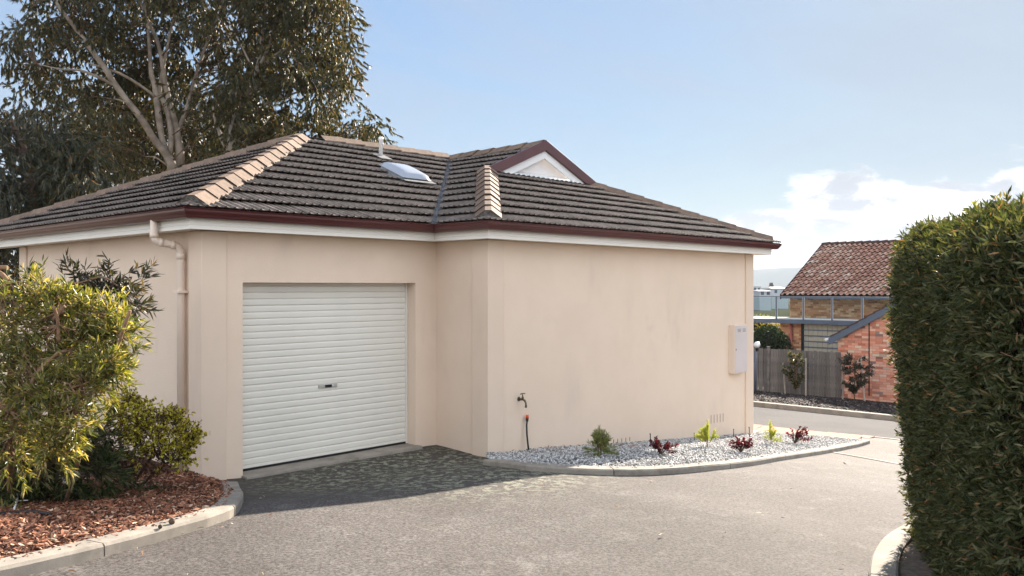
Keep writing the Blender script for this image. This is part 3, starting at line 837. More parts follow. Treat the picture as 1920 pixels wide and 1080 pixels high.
def lay(s, u0, u1, rows, v0=-.03):
    for r_ in range(rows):
        c0 = u0 - (.5 * TW if r_ % 2 else 0)
        for c in range(int((u1 - c0) / TW) + 1):
            mt = s.m @ Matrix.Translation((c0 + c * TW, v0 + r_ * TG, random.uniform(-.003, .003))) @ Matrix.Rotation(random.uniform(-.004, .004), 4, 'Z')
            pts = [mt @ Vector(p) for p in TV]
            cut, gone = [], False
            for co, no in s.clips:
                co, no = Vector(co), Vector(no)
                ds = [(p - co).dot(no) for p in pts]
                if min(ds) >= -.02: gone = True; break
                if max(ds) > 0: cut.append((co, no))
            if gone: continue
            yield mt, cut
def cut_mesh(mt, cut):
    bm = bmesh.new()
    vs = [bm.verts.new(mt @ Vector(p)) for p in TV]
    for f in TF: bm.faces.new([vs[i] for i in f])
    for co, no in cut:
        bmesh.ops.bisect_plane(bm, geom=bm.verts[:] + bm.edges[:] + bm.faces[:], plane_co=co, plane_no=no, clear_outer=True)
    if not bm.faces: bm.free(); return None
    return bm
vF = Vector((0, COSP, PT * COSP))
# garage front slope: hip at the left, valley at the right
sF = Slope((0, -EO, ZE), (1, 0, 0), vF, [((0, 0, 0), (-1, 1, 0)), ((I_A - .03 - .035, 0, 0), (1, -1, 0)), ((0, AP - .06, 0), (0, 1, 0))])
# short slope over the step in the wall: valley at the left, hip at the right
vL = Vector((COSP, 0, PT * COSP))
sS = Slope((I_A - .03 - EO, 0, ZE), (0, -1, 0), vL, [((I_A - .03 + .035, 0, 0), (-1, 1, 0)), ((I_A - .03, BB, 0), (1, -1, 0)) if False else ((I_A - .03, BB, 0), (1, -1, 0)), ((BR_A - .05, 0, 0), (1, 0, 0))])
sS.clips = [((I_A - .03, 0, 0), (-1, 1, 0)), ((BR_A - .05, 0, 0), (1, 0, 0)), ((I_A - .03, BB, 0), (1, -1, 0)), ]
# long front slope: hips at both ends, stops under the small gable
sB = Slope((I_A, BB - EO, ZE), (1, 0, 0), vF, [((I_A - .03, BB, 0), (-1, 1, 0)), ((R_A + .03, BB, 0), (1, 1, 0)), ((0, GB + .02, 0), (0, 1, 0))])
# left slope of the garage
sL = Slope((-EO, 0, ZE), (0, -1, 0), vL, [((0, 0, 0), (1, -1, 0)), ((AP, AP, 0), (1, 1, 0)) , ((AP - .04, 0, 0), (1, 0, 0))])
singles, far = [], []
for s, a0, a1, rows in ((sF, -.45, 7.2, 13),):
    singles += list(lay(s, a0, a1, rows))
# the short slope: hip clip only below the gable, gable verge above it
def lay_short():
    for mt, cut in lay(Slope.__new__(Slope) if False else sS_hi, -4.2, 1.8, 12): yield mt, cut
hip_c = ((I_A - .03, BB, 0), (1, -1, 0))
sS_hi = Slope((I_A - .03 - EO, 0, ZE), (0, -1, 0), vL, [((I_A - .03 + .035, 0, 0), (-1, 1, 0)), ((BR_A - .05, 0, 0), (1, 0, 0)), ((0, GB - .10, 0), (0, -1, 0))])
sS_lo = Slope((I_A - .03 - EO, 0, ZE), (0, -1, 0), vL, [((I_A - .03 + .035, 0, 0), (-1, 1, 0)), ((I_A - .03, BB, 0), (1, -1, 0)), ((0, GB - .10, 0), (0, 1, 0))])
singles += list(lay(sS_lo, -1.65, 1.6, 12)); singles += list(lay(sS_hi, -4.0, -1.0, 12))
big = list(lay(sB, -.6, 7.6, 8))
big.sort(key=lambda t: (t[0] @ Vector((.15, .2, 0))).x)
LIM = 300
take = LIM - len(singles)
singles += big[:max(0, take)]; far += big[max(0, take):]
if len(singles) > LIM: far += singles[LIM:]; singles = singles[:LIM]
far += list(lay(sL, -7.6, .6, 12))
for mt, cut in singles:
    if not cut:
        o = bpy.data.objects.new('roof_tile', tile_me); link(o, roof); o.matrix_local = mt
    else:
        bm = cut_mesh(mt, cut)
        if bm is None: continue
        me = bpy.data.meshes.new('roof_tile')
        inv = mt.inverted()
        for v in bm.verts: v.co = inv @ v.co
        bm.to_mesh(me); bm.free(); me.materials.append(M['tile'])
        o = bpy.data.objects.new('roof_tile', me); link(o, roof); o.matrix_local = mt
bmall = bmesh.new()
for mt, cut in far:
    bm = cut_mesh(mt, cut)
    if bm is None: continue
    me = bpy.data.meshes.new('tmp'); bm.to_mesh(me); bm.free(); bmall.from_mesh(me); bpy.data.meshes.remove(me)
me = bpy.data.meshes.new('roof_tiles'); bmall.to_mesh(me); bmall.free(); me.materials.append(M['tile_is'])
o = bpy.data.objects.new('roof_tiles', me); o['kind'] = 'stuff'; link(o, roof)

# ---- ridge and hip caps bedded in mortar
cm = MB()
XC = [(-.170, -.100), (-.165, -.082), (-.040, .014), (.040, .014), (.165, -.082), (.170, -.100)]
vs = [(x, 0, z + .024) for x, z in XC] + [(x, .42, z + .004) for x, z in XC] + [(x * .95, .030, z + .0) for x, z in XC]
fs = [(i, i + 1, 7 + i, 6 + i) for i in range(5)] + [(12 + i, 13 + i, i + 1, i) for i in range(5)]
fs += [(0, 6, 12)] if False else []
cm.add(vs, fs)
vs2 = [(x * .8, 0.01, z + .0) for x, z in XC]
cap_me = cm.mesh('ridge_cap', M['cap'])
def caps(p0, p1, lift=.072, gap=.355, flip=False, end=True):
    p0, p1 = Vector(p0), Vector(p1)
    y = (p1 - p0).normalized(); x = y.cross(Vector((0, 0, 1))).normalized(); z = x.cross(y)
    n = int(((p1 - p0).length - .30) / gap)
    base = Matrix((( *x, 0), (*y, 0), (*z, 0), (0, 0, 0, 1))).transposed()
    for k in range(n + 1):
        mt = Matrix.Translation(p0 + y * (k * gap) + z * (lift + random.uniform(-.004, .004))) @ base @ Matrix.Rotation(random.uniform(-.012, .012), 4, 'Z')
        o = bpy.data.objects.new('ridge_cap', cap_me); link(o, roof); o.matrix_local = mt
    # ragged bedding along both sides
    mb = MB(); L_ = (p1 - p0).length; st = int(L_ / .06)
    for sd in (-1, 1):
        ring = []
        for i in range(st + 1):
            t = i / st * L_
            j = random.uniform(-.012, .012)
            q = [Vector((sd * .120, t, -.085 + lift)), Vector((sd * (.166 + j * .3), t, -.090 + lift + j * .5)), Vector((sd * (.190 + j), t, -.160 + lift)), Vector((sd * .08, t, -.20 + lift))]
            ring.append([p0 + x * v.x + y * v.y + z * v.z for v in q])
        vs = [v for r_ in ring for v in r_]
        fs = [(i * 4 + a, (i + 1) * 4 + a, (i + 1) * 4 + a + 1, i * 4 + a + 1) for i in range(st) for a in range(3)]
        mb.add(vs, fs)
    # closed lower end
    q = [p0 + x * (a_ * .9) + z * (c_ + lift + .02) + y * .012 for a_, c_ in XC] + [p0 - x * .15 - z * .12 + y * .012, p0 + x * .15 - z * .12 + y * .012]
    mb.add(q, [(6, 0, 1, 2, 3, 4, 5, 7)])
    mb.build('cap_bedding', M['mortar'], roof)
c_ = .22
caps((-c_, -c_, zg(-c_)), (AP, AP, zA))
caps((-c_, 2 * AP + c_, zg(-c_)), (AP, AP, zA))
caps((apV[0] - .10, AP, zA), (AP + .12, AP, zA), gap=.40)
HF = I_A - .03
caps((HF - c_, BB - c_, zbig(BB - c_)), (gl - .02, GB - .02, zGB))
caps((R_A + .03 + c_, BB - c_, zbig(BB - c_)), (gr + .02, GB - .02, zGB))
caps((BR_A, GB - .13, zR), (BR_A, 6.4, zR), gap=.40)
# valley gutter of folded steel in its grout edges
mb = MB(); mo = MB()
v0 = Vector((HF - EO, -EO, ZE)); v1 = Vector((apV[0], apV[1], zR))
yv = (v1 - v0).normalized(); xv = yv.cross(Vector((0, 0, 1))).normalized(); zv = xv.cross(yv)
for sd in (-1, 1):
    n = 50
    for i in range(n):
        for (q, lst) in ((0, mb),):
            pass
    L_ = (v1 - v0).length
    a_ = [v0 + yv * (L_ * i / n) for i in range(n + 1)]
    vs = []
    for i, p in enumerate(a_):
        vs += [p + zv * .006, p + xv * sd * .075 + zv * .03]
    mb.add(vs, [(2 * i, 2 * i + 1, 2 * i + 3, 2 * i + 2) for i in range(n)])
    vs = []
    for i, p in enumerate(a_):
        j = random.uniform(-.012, .012)
        vs += [p + xv * sd * (.062 + j) + zv * .012, p + xv * sd * (.070 + j) + zv * (.045 + j * .5), p + xv * sd * .10 + zv * .04]
    mo.add(vs, [(3 * i + k, 3 * i + k + 1, 3 * i + 4 + k, 3 * i + 3 + k) for i in range(n) for k in (0, 1)])
mb.build('valley_flashing', M['valley'], roof)
mo.build('valley_grout', M['mortar'], roof)

# ---- the small gable above the long wall
gab = MB()
gbz = zGB - .02
gab.add([(gl + .05, GB, gbz), (gr - .05, GB, gbz), (BR_A, GB, zR - .02)], [(0, 1, 2)])
gable = part(gab, 'gable', M['gablepanel'])
def rake(o0, o1, y0, y1, mat, name, up=0.0):
    """boards following both rakes of the gable: o = distance below the roof line"""
    for sd in (-1, 1):
        m = MB()
        nrm = Vector((sd * PT * COSP, 0, COSP))
        c = Vector((BR_A, 0, zR)); ft = Vector((BR_A + sd * (gr - BR_A), 0, zGB)) 
        dr = (ft - c).normalized()
        ext = .10
        def P(o_, along):
            # point at perpendicular offset o_ (down), cut vertically at the apex and level at the foot
            if along == 0: return Vector((BR_A, 0, zR + up - o_ / COSP))
            q = ft + dr * ext
            zz = zGB - .0
            top = Vector((BR_A, 0, zR + up - o_ / COSP))
            t = (top.z - zz) / -dr.z
            return top + dr * t
        a0, a1, b0, b1 = P(o0, 0), P(o1, 0), P(o0, 1), P(o1, 1)
        vs = []
        for y in (y0, y1):
            for p in (a0, b0, b1, a1): vs.append((p.x, y, p.z))
        m.add(vs, [(0, 1, 2, 3), (7, 6, 5, 4), (0, 4, 5, 1), (1, 5, 6, 2), (2, 6, 7, 3), (3, 7, 4, 0)])
        o = m.build(name, mat, gable, bevel=.004)
        bm = bmesh.new(); bm.from_mesh(o.data); bmesh.ops.recalc_face_normals(bm, faces=bm.faces[:]); bm.to_mesh(o.data); bm.free()
rake(-.095, .065, GB - .165, GB - .11, M['barge'], 'bargeboard')
rake(.068, .19, GB - .12, GB - .085, M['whitepaint'], 'gable_trim')
m = MB()
n = 64
vs = []
for i in range(n + 1):
    a_ = gl - .05 + (gr - gl + .1) * i / n
    vs += [(a_, GB - .004, zGB + .07), (a_, GB - .05, zGB + .045), (a_, GB - .14, zbig(GB - .14) + .06 + .012 * math.sin(i * 2.1))]
m.add(vs, [(3 * i + k, 3 * i + 3 + k, 3 * i + 4 + k, 3 * i + 1 + k) for i in range(n) for k in (0, 1)])
m.build('apron_flashing', M['whitepaint'], gable)

# ---- skylight and vent pipe on the garage slope
sk = Vector((4.20, 1.78, zg(1.78)))
SM = Matrix.Translation(sk) @ Matrix((( 1, 0, 0, 0), (*vF, 0), (*Vector((1, 0, 0)).cross(vF), 0), (0, 0, 0, 1))).transposed()
m = MB(); m.box(-.25, .25, -.29, .29, -.02, .115, SM)
skylight = m.build('skylight', M['steel'], roof)
m = MB(); n = 12
vs = []
for i in range(n + 1):
    for j in range(n + 1):
        x, y = -1 + 2 * i / n, -1 + 2 * j / n
        h = .052 * (1 - x ** 4) * (1 - y ** 4)
        if max(abs(x), abs(y)) > .999: h = -.035
        vs.append(SM @ Vector((x * (.285 if abs(x) > .99 else .28), y * .325, .132 + h)))
m.add(vs, [(i * (n + 1) + j, (i + 1) * (n + 1) + j, (i + 1) * (n + 1) + j + 1, i * (n + 1) + j + 1) for i in range(n) for j in range(n)], True)
m.build('skylight_dome', M['acrylic'], skylight)
m = MB(); m.box(-.31, .31, -.43, -.285, .070, .080, SM)
m.build('skylight_flashing', M['valley'], skylight)
vp = Vector((4.50, 2.72, zg(2.72)))
m = MB(); m.lathe([(.034, -.05), (.034, .33), (.041, .335), (.041, .375), (.025, .392), (.012, .395)], 14, Matrix.Translation(vp))
vent = m.build('vent_pipe', M['whitepaint'], roof)
m = MB(); m.box(-.13, .11, -.16, .10, .072, .080, Matrix.Translation(vp) @ SM.to_3x3().to_4x4()); m.build('vent_flashing', M['valley'], vent)

# ---- roller door: curtain of ribbed slats
door = empty('roller_door', (0, 0, 0)); door.parent = house; door.location = UP
SB = .213; SH = .0745
prof = [(.000, 0), (-.007, .003), (-.0095, .009), (-.0115, .025), (-.0125, .045), (-.0120, .058), (-.0095, .066), (-.003, .070), (.002, .0725), (.001, SH)]
sm_ = MB()
vs = [(DO0 - .02, y, z) for y, z in prof] + [(DO1 + .02, y, z) for y, z in prof]
k = len(prof)
sm_.add(vs, [(i, k + i, k + i + 1, i + 1) for i in range(k - 1)])
slat_me = sm_.mesh('slat', M['door'])
nsl = int((DOT + .06 - (DOB + .055)) / SH) + 1
for i in range(nsl):
    o = bpy.data.objects.new('slat', slat_me); link(o, door); o.location = (0, SB + random.uniform(-.0012, .0012), DOB + .055 + i * SH)
m = MB(); m.box(DO0 - .01, DO1 + .01, SB - .016, SB + .01, DOB + .022, DOB + .055); m.build('bottom_rail', M['door'], door, bevel=.004)
m = MB(); m.box(DO0 - .01, DO1 + .01, SB - .02, SB + .012, DOB - .004, DOB + .022); m.build('bottom_seal', M['rubber'], door)
m = MB(); m.box(DO1 - .03, DO1 - .004, SB - .03, SB + .03, DOB, DOT - .002); m.build('door_guide', M['door'], door)
m = MB(); m.box(DO0 + .004, DO0 + .03, SB - .03, SB + .03, DOB, DOT - .002); m.build('door_guide', M['door'], door)
hz = -1.205
m = MB(); m.box(1.575, 1.845, SB - .024, SB - .012, hz - .022, hz + .022); lock = m.build('door_handle', M['chrome'], door, bevel=.005)
m = MB(); m.box(1.665, 1.760, SB - .027, SB - .0235, hz - .017, hz + .017); m.add([], []); m.build('handle_recess', M['dark'], lock) if False else m.build('handle_grip', M['dark'], door)
m = MB(); m.lathe([(.010, 0), (.010, .006), (.004, .007)], 10, Matrix.Translation((1.775, SB - .024, hz)) @ Matrix.Rotation(R(90), 4, 'X')); m.build('keyhole', M['whitepaint'], door)

# ---- downpipe on the left wall
dpb = .41
pth = [(-.29, .475, .70), (-.29, .475, .545), (-.285, .473, .505), (-.265, .468, .478), (-.225, .458, .466), (-.105, .428, .446), (-.065, .418, .432), (-.038, .412, .395), (-.028, dpb, .35), (-.028, dpb, -2.15)]
m = MB(); m.tube(pth, .040, 14); dp = part(m, 'downpipe', M['pipe'])
def collar(p, q):
    m = MB(); m.tube([p, q], .0450, 14); m.build('pipe_collar', M['pipe'], dp)
collar((-.29, .475, .57), (-.29, .475, .515)); collar((-.245, .463, .470), (-.205, .453, .463)); collar((-.085, .423, .440), (-.125, .433, .449)); collar((-.028, dpb, .36), (-.028, dpb, .29))
for z in (-.06, -1.4):
    m = MB(); m.box(-.085, .03, dpb - .062, dpb + .062, z - .014, z + .014); m.build('pipe_bracket', M['pipe'], dp, bevel=.003)

# ---- meter box, tap, weep holes
mx = MB(); mx.box(9.37, 9.82, F_B - .115, F_B + .01, -1.545, -.685); mbx = part(mx, 'meter_box', M['pipe'], bevel=.008)
m = MB(); m.box(9.378, 9.812, F_B - .123, F_B - .1155, -1.535, -.70); m.build('meter_door', material('meter_door_paint', (.60, .53, .50), (.57, .50, .47), .5, 2), mbx, bevel=.003)
for s in (9.47, 9.65):
    for k in range(3):
        m = MB(); m.box(s, s + .10, F_B - .1275, F_B - .1232, -.765 - k * .022, -.758 - k * .022); m.build('louvre', M['valley'], mbx)
m = MB(); m.lathe([(.010, 0), (.010, .008), (.004, .009)], 10, Matrix.Translation((9.405, F_B - .1232, -1.12)) @ Matrix.Rotation(R(90), 4, 'X')); m.build('meter_lock', M['dark'], mbx)
ta, tz = 3.885, -1.47
m = MB()
m.tube([(ta, F_B + .01, tz), (ta, F_B - .075, tz), (ta, F_B - .105, tz - .012), (ta, F_B - .125, tz - .045), (ta, F_B - .127, tz - .085)], [.016, .014, .014, .012, .011], 10)
m.tube([(ta, F_B - .127, tz - .07), (ta, F_B - .127, tz - .10)], .015, 10)
m.lathe([(.03, 0), (.03, .006), (.018, .010)], 14, Matrix.Translation((ta, F_B, tz)) @ Matrix.Rotation(R(90), 4, 'X'))
m.tube([(ta, F_B - .07, tz), (ta, F_B - .07, tz + .035)], .015, 10); m.tube([(ta, F_B - .07, tz + .03), (ta, F_B - .07, tz + .07)], .007, 8)
tap = part(m, 'tap', M['brass'])
m = MB(); m.tube([(ta - .04, F_B - .07, tz + .072), (ta - .015, F_B - .07, tz + .078), (ta + .015, F_B - .07, tz + .078), (ta + .04, F_B - .07, tz + .072)], [.009, .006, .006, .009], 8); m.build('tap_handle', M['brass'], tap)
def weep(a0, n, z, h):
    for k in range(n):
        m = MB(); m.box(a0 + k * .103, a0 + k * .103 + .009, F_B - .0025, F_B + .02, z - k * .004, z - k * .004 + h); part(m, 'weep_hole', M['dark'])
weep(8.756, 5, -2.36, .145)
weep(5.95, 5, -2.40, .13)
# ================================================================ FOLIAGE HELPERS
def unit(v): return v / (np.linalg.norm(v, axis=-1, keepdims=True) + 1e-9)
def leaves(name, P, D, L_, Wd, mat, parent=None, kind='stuff', rich=False, fold=.18, droop=0.0):
    """one mesh of separate leaves: base points P, directions D, lengths, widths"""
    n = len(P); D = unit(D)
    Nn = unit(rng.normal(0, 1, (n, 3)) + np.array([0, 0, .8])); S = unit(np.cross(D, Nn)); U = np.cross(S, D)
    L_ = np.broadcast_to(L_, (n,))[:, None]; Wd = np.broadcast_to(Wd, (n,))[:, None]
    dn = np.array([0, 0, -1.0]) * droop * L_
    if not rich:
        V = np.stack([P, P + D * L_ * .42 + S * Wd * .5 + U * Wd * fold + dn * .25, P + D * L_ + dn, P + D * L_ * .42 - S * Wd * .5 + U * Wd * fold + dn * .25], 1).reshape(-1, 3)
        base = np.arange(n)[:, None] * 4
        F = np.concatenate([base + np.array([[0, 1, 2]]), base + np.array([[0, 2, 3]])], 1).reshape(-1, 3)
    else:
        m1 = P + D * L_ * .33 + dn * .12; m2 = P + D * L_ * .70 + dn * .5
        V = np.stack([P, m1 + S * Wd * .5 + U * Wd * fold, m2 + S * Wd * .38 + U * Wd * fold, P + D * L_ + dn, m2 - S * Wd * .38 + U * Wd * fold, m1 - S * Wd * .5 + U * Wd * fold, m1, m2], 1).reshape(-1, 3)
        base = np.arange(n)[:, None] * 8
        F = np.concatenate([base + np.array([q]) for q in ([0, 1, 6], [0, 6, 5], [1, 2, 7], [1, 7, 6], [6, 7, 4], [6, 4, 5], [2, 3, 7], [7, 3, 4])], 1).reshape(-1, 3)
    return np_mesh(name, V, F, mat, parent, kind=kind)
def spray_points(B, AXS, ln, n, phi=(.5, 1.0), t0=.15):
    """n leaves round each twig: returns points and directions"""
    k = len(B); AXS = unit(AXS); ln = np.broadcast_to(ln, (k,))
    t = rng.uniform(t0, 1, (k, n)); P = B[:, None] + AXS[:, None] * (t * ln[:, None])[..., None]
    r_ = rng.normal(0, 1, (k, n, 3)); ax = AXS[:, None]
    r_ = unit(r_ - ax * (r_ * ax).sum(-1, keepdims=True))
    ph = rng.uniform(*phi, (k, n))[..., None]
    D = ax * np.cos(ph) + r_ * np.sin(ph)
    return P.reshape(-1, 3), D.reshape(-1, 3)
def thing(name, loc, label, cat, group=None, rz=0):
    return empty(name, loc, rz, label, cat, group)
def child_local(o, root):
    """the mesh was written in world coordinates: shift it under its root"""
    o.parent = root; o.matrix_parent_inverse = Matrix.Identity(4); o.location = -Vector(root.location)
    return o

# ================================================================ GUM TREES BEHIND THE HOUSE
def px_path(pts, D, dy=0.0):
    return [at(x, y, D + d_) for x, y, d_ in pts]
def fill_poly(poly, n, holes=(), top=None):
    pa = np.array(poly, float); lo, hi = pa.min(0), pa.max(0); out = []
    while len(out) < n:
        p = rng.uniform(lo, hi, (400, 2)); k = in_poly(poly, p[:, 0], p[:, 1])
        for hx, hy, hr in holes: k &= np.hypot(p[:, 0] - hx, p[:, 1] - hy) > hr
        out += list(p[k])
    return np.array(out[:n])
def crown(root, mat, poly, D, depth, ncl, per, holes=(), rpx=(22, 42), leaf=(.10, .17), lw=(.016, .026), name='crown', hang=.9, clear=None, cr=19):
    c = fill_poly(poly, ncl, holes)
    dd = D + rng.normal(0, 1, ncl) * depth
    if clear is not None:                    # foliage does not hide the pale limbs: it hangs behind them
        q = np.array([(960 + h.x / h.y * EYE_F, HORIZON - h.z / h.y * EYE_F) for h in clear])
        near = np.min(np.hypot(c[:, None, 0] - q[None, :, 0], c[:, None, 1] - q[None, :, 1]), axis=1) < cr
        dd = np.where(near & (dd < D + .8), D + .8 + rng.random(ncl) * 1.6, dd)
    cx = (c[:, 0] - 960) / EYE_F * dd; cz = -(c[:, 1] - HORIZON) / EYE_F * dd
    C_ = np.stack([cx, dd, cz], -1)
    rad = rng.uniform(*rpx, ncl) / EYE_F * D
    ns = 9
    off_ = unit(rng.normal(0, 1, (ncl, ns, 3))) * (rng.random((ncl, ns, 1)) ** .5) * rad[:, None, None] * np.array([1, 1, .8])
    B = (C_[:, None] + off_).reshape(-1, 3)
    ax = unit(off_.reshape(-1, 3) / rad.repeat(ns)[:, None] + rng.normal(0, .5, (ncl * ns, 3)) + np.array([0, 0, -hang]))
    P, Dv = spray_points(B, ax, rng.uniform(.16, .36, ncl * ns), per // ns, (.15, .75))
    Dv = Dv + np.array([0, 0, -.45])
    n = len(P)
    o = leaves(name, P, Dv, rng.uniform(*leaf, n), rng.uniform(*lw, n), mat, root, fold=.12, droop=.12)
    return child_local(o, root), C_
def twigs(root, ends, hubs, mat, r0=.018, name='branch'):
    """thin limbs joining foliage clumps back to the nearest big limb"""
    mb = MB(); H = np.array([tuple(h) for h in hubs])
    for e in ends:
        d_ = np.linalg.norm(H - e, axis=1) + np.maximum(0, H[:, 2] - e[2]) * 1.2
        h = Vector(H[int(np.argmin(d_))]); e = Vector(e)
        mid = (h + e) / 2 + Vector((random.uniform(-.2, .2), random.uniform(-.2, .2), random.uniform(.0, .3))) * min(1, (h - e).length)
        q1 = h.lerp(mid, .5) + Vector((0, 0, .05)); q2 = mid.lerp(e, .5)
        mb.tube([h, q1, mid, q2, e], [r0 * 1.5, r0 * 1.3, r0, r0 * .7, r0 * .35], 5, cap=False)
    o = mb.build(name, mat, root)
    return child_local(o, root)
def limb(root, pts, radii, mat, name='branch', k=9):
    # smooth the path
    P = [Vector(p) for p in pts]; Q, Rr = [], []
    for i in range(len(P) - 1):
        p0, p1, p2, p3 = P[max(i - 1, 0)], P[i], P[i + 1], P[min(i + 2, len(P) - 1)]
        for q in range(4):
            t = q / 4
            Q.append(.5 * ((2 * p1) + (p2 - p0) * t + (2 * p0 - 5 * p1 + 4 * p2 - p3) * t * t + (3 * p1 - p0 - 3 * p2 + p3) * t ** 3))
            Rr.append((radii[i] * (1 - t) + radii[i + 1] * t) * random.uniform(.95, 1.06))
    Q.append(P[-1]); Rr.append(radii[-1])
    if mat is M['bark']: Rr = [r_ * .74 for r_ in Rr]
    o = MB().tube(Q, Rr, k).build(name, mat, root)
    child_local(o, root)
    return Q
D1 = 21.0
base1 = at(327, 420, D1); base1.z = gxy(base1.x, base1.y)
gum = thing('gum_tree', base1, 'tall eucalyptus with several pale smooth stems rising behind the garage roof', 'tree')
hubs = []
hubs += limb(gum, [base1, at(327, 400, D1), at(325, 325, D1), at(313, 290, D1), at(290, 262, D1), at(262, 218, D1 - .2), at(238, 188, D1 - .3), at(214, 155, D1 - .4), at(195, 125, D1 - .5), at(165, 85, D1 - .6), at(138, 48, D1 - .7), at(108, 8, D1 - .8), at(80, -40, D1 - .8)], [.24, .21, .17, .135, .115, .105, .10, .095, .088, .078, .066, .05, .03], M['bark'], 'trunk')[8:]
hubs += limb(gum, [at(318, 300, D1), at(305, 262, D1 + .1), at(297, 215, D1 + .1), at(291, 165, D1 + .2), at(284, 138, D1 + .2), at(281, 95, D1 + .3), at(276, 40, D1 + .3), at(262, -40, D1 + .4)], [.10, .10, .10, .09, .075, .06, .045, .02], M['bark'])
hubs += limb(gum, [at(318, 292, D1 + .1), at(321, 255, D1 + .2), at(313, 205, D1 + .3), at(300, 172, D1 + .4), at(308, 120, D1 + .5), at(320, 60, D1 + .6), at(340, -30, D1 + .6)], [.09, .085, .08, .07, .055, .04, .02], M['bark'])
hubs += limb(gum, [at(337, 330, D1 + .3), at(338, 285, D1 + .3), at(329, 235, D1 + .4), at(318, 190, D1 + .4), at(309, 150, D1 + .4), at(306, 128, D1 + .3), at(296, 80, D1 + .4), at(270, 20, D1 + .4), at(255, -30, D1 + .4)], [.15, .14, .11, .10, .09, .075, .06, .045, .03], M['bark'])
hubs += limb(gum, [at(331, 250, D1 + .4), at(350, 205, D1 + .6), at(365, 150, D1 + .8), at(385, 90, D1 + 1), at(410, 30, D1 + 1), at(430, -40, D1 + 1)], [.08, .07, .06, .05, .04, .02], M['bark'])
hubs += limb(gum, [at(290, 180, D1 + .1), at(260, 158, D1), at(225, 138, D1 - .2), at(195, 128, D1 - .4), at(165, 118, D1 - .6)], [.05, .045, .04, .03, .02], M['bark'])
hubs += limb(gum, [at(214, 160, D1 - .4), at(185, 145, D1 - .6), at(150, 132, D1 - .8), at(115, 130, D1 - 1), at(70, 120, D1 - 1.2)], [.05, .045, .035, .025, .012], M['bark'])
hubs += limb(gum, [at(245, 196, D1 - .3), at(222, 187, D1 - .5), at(200, 184, D1 - .6)], [.03, .025, .012], M['bark'])
hubs += limb(gum, [at(316, 312, D1), at(300, 300, D1 - .2), at(288, 294, D1 - .3), at(272, 294, D1 - .4)], [.03, .025, .02, .012], M['bark'])
poly1 = [(0, 90), (18, 62), (48, 5), (60, -60), (150, -120), (330, -140), (480, -110), (560, -60), (560, 60), (520, 150), (500, 250), (450, 330), (380, 340), (300, 330), (230, 330), (190, 300), (130, 240), (60, 200), (10, 165)]
holes1 = [(20, 175, 20), (150, 60, 13), (345, 90, 13), (385, 250, 14), (200, 250, 13), (60, 12, 22), (75, 100, 14), (160, 100, 16), (252, 60, 12), (400, 75, 14), (310, 235, 26), (325, 290, 24), (262, 220, 12), (290, 265, 14), (30, 190, 25), (232, 180, 12), (207, 148, 10), (296, 195, 14)]
_, C1 = crown(gum, M['gumleaf'], poly1, D1 + .4, 1.3, 640, 500, holes1, rpx=(17, 33), leaf=(.065, .12), lw=(.012, .020), clear=[h for h in hubs if -5 < h.z / h.y * EYE_F < 520])
twigs(gum, C1[::3], hubs, M['darkbark'], .010)
crown(gum, M['gumleaf2'], [(60, 100), (45, 20), (60, -60), (330, -110), (500, -80), (540, 60), (500, 200), (430, 310), (220, 320), (120, 230)], D1 + 2.6, .6, 330, 230, holes1[:6], rpx=(24, 44), leaf=(.11, .17), lw=(.02, .03), name='shade_tinted_crown')  # back layer in darker leaves, its shade put into the colour

D2 = 19.5
base2 = at(436, 420, D2); base2.z = gxy(base2.x, base2.y)
gum2 = thing('gum_tree', base2, 'eucalyptus with orange tinged leaves whose crown ends beside the open sky', 'tree')
h2 = limb(gum2, [base2, at(437, 300, D2), at(434, 262, D2), at(437, 228, D2), at(455, 190, D2 + .2), at(478, 150, D2 + .3), at(487, 110, D2 + .4), at(492, 68, D2 + .4), at(500, 0, D2 + .5), at(505, -60, D2 + .5)], [.20, .17, .15, .12, .10, .09, .075, .055, .04, .02], M['bark'], 'trunk')
h2 += limb(gum2, [at(433, 290, D2), at(416, 262, D2 - .1), at(411, 245, D2 - .1), at(405, 232, D2), at(400, 200, D2)], [.07, .06, .055, .045, .03], M['bark'])
h2 += limb(gum2, [at(480, 140, D2 + .3), at(500, 118, D2 + .3), at(528, 96, D2 + .3), at(560, 78, D2 + .4), at(590, 40, D2 + .5)], [.07, .06, .05, .035, .02], M['bark'])
h2 += limb(gum2, [at(484, 130, D2 + .3), at(504, 90, D2 + .2), at(512, 60, D2 + .2), at(530, 10, D2 + .2)], [.06, .05, .04, .02], M['bark'])
h2 += limb(gum2, [at(470, 215, D2 + .2), at(495, 198, D2 + .2), at(520, 184, D2 + .3), at(555, 174, D2 + .3), at(600, 150, D2 + .4)], [.05, .045, .04, .03, .015], M['bark'])
h2 += limb(gum2, [at(470, 250, D2 + .3), at(540, 262, D2 + .5), at(620, 255, D2 + .8), at(680, 240, D2 + 1)], [.06, .05, .035, .015], M['bark'])
h2 += limb(gum2, [at(470, 120, D2 - .3), at(452, 85, D2 - .3), at(440, 62, D2 - .3)], [.03, .025, .012], M['bark'])
poly2 = [(430, -90), (560, -120), (648, -60), (668, 10), (664, 60), (655, 95), (668, 130), (662, 170), (640, 200), (668, 218), (700, 224), (708, 238), (690, 262), (640, 275), (560, 268), (500, 290), (420, 330), (395, 320), (400, 230), (420, 120), (470, 60)]
holes2 = [(448, 92, 24), (470, 70, 14), (505, 75, 16), (520, 105, 12), (640, 205, 16), (560, 175, 12), (495, 200, 8), (430, 262, 16)]
_, C2 = crown(gum2, M['gumleaf'], poly2, D2 + .3, 1.1, 520, 480, holes2, rpx=(17, 33), leaf=(.062, .11), lw=(.012, .019), clear=h2, cr=9)
twigs(gum2, C2[::3], h2, M['darkbark'], .010)

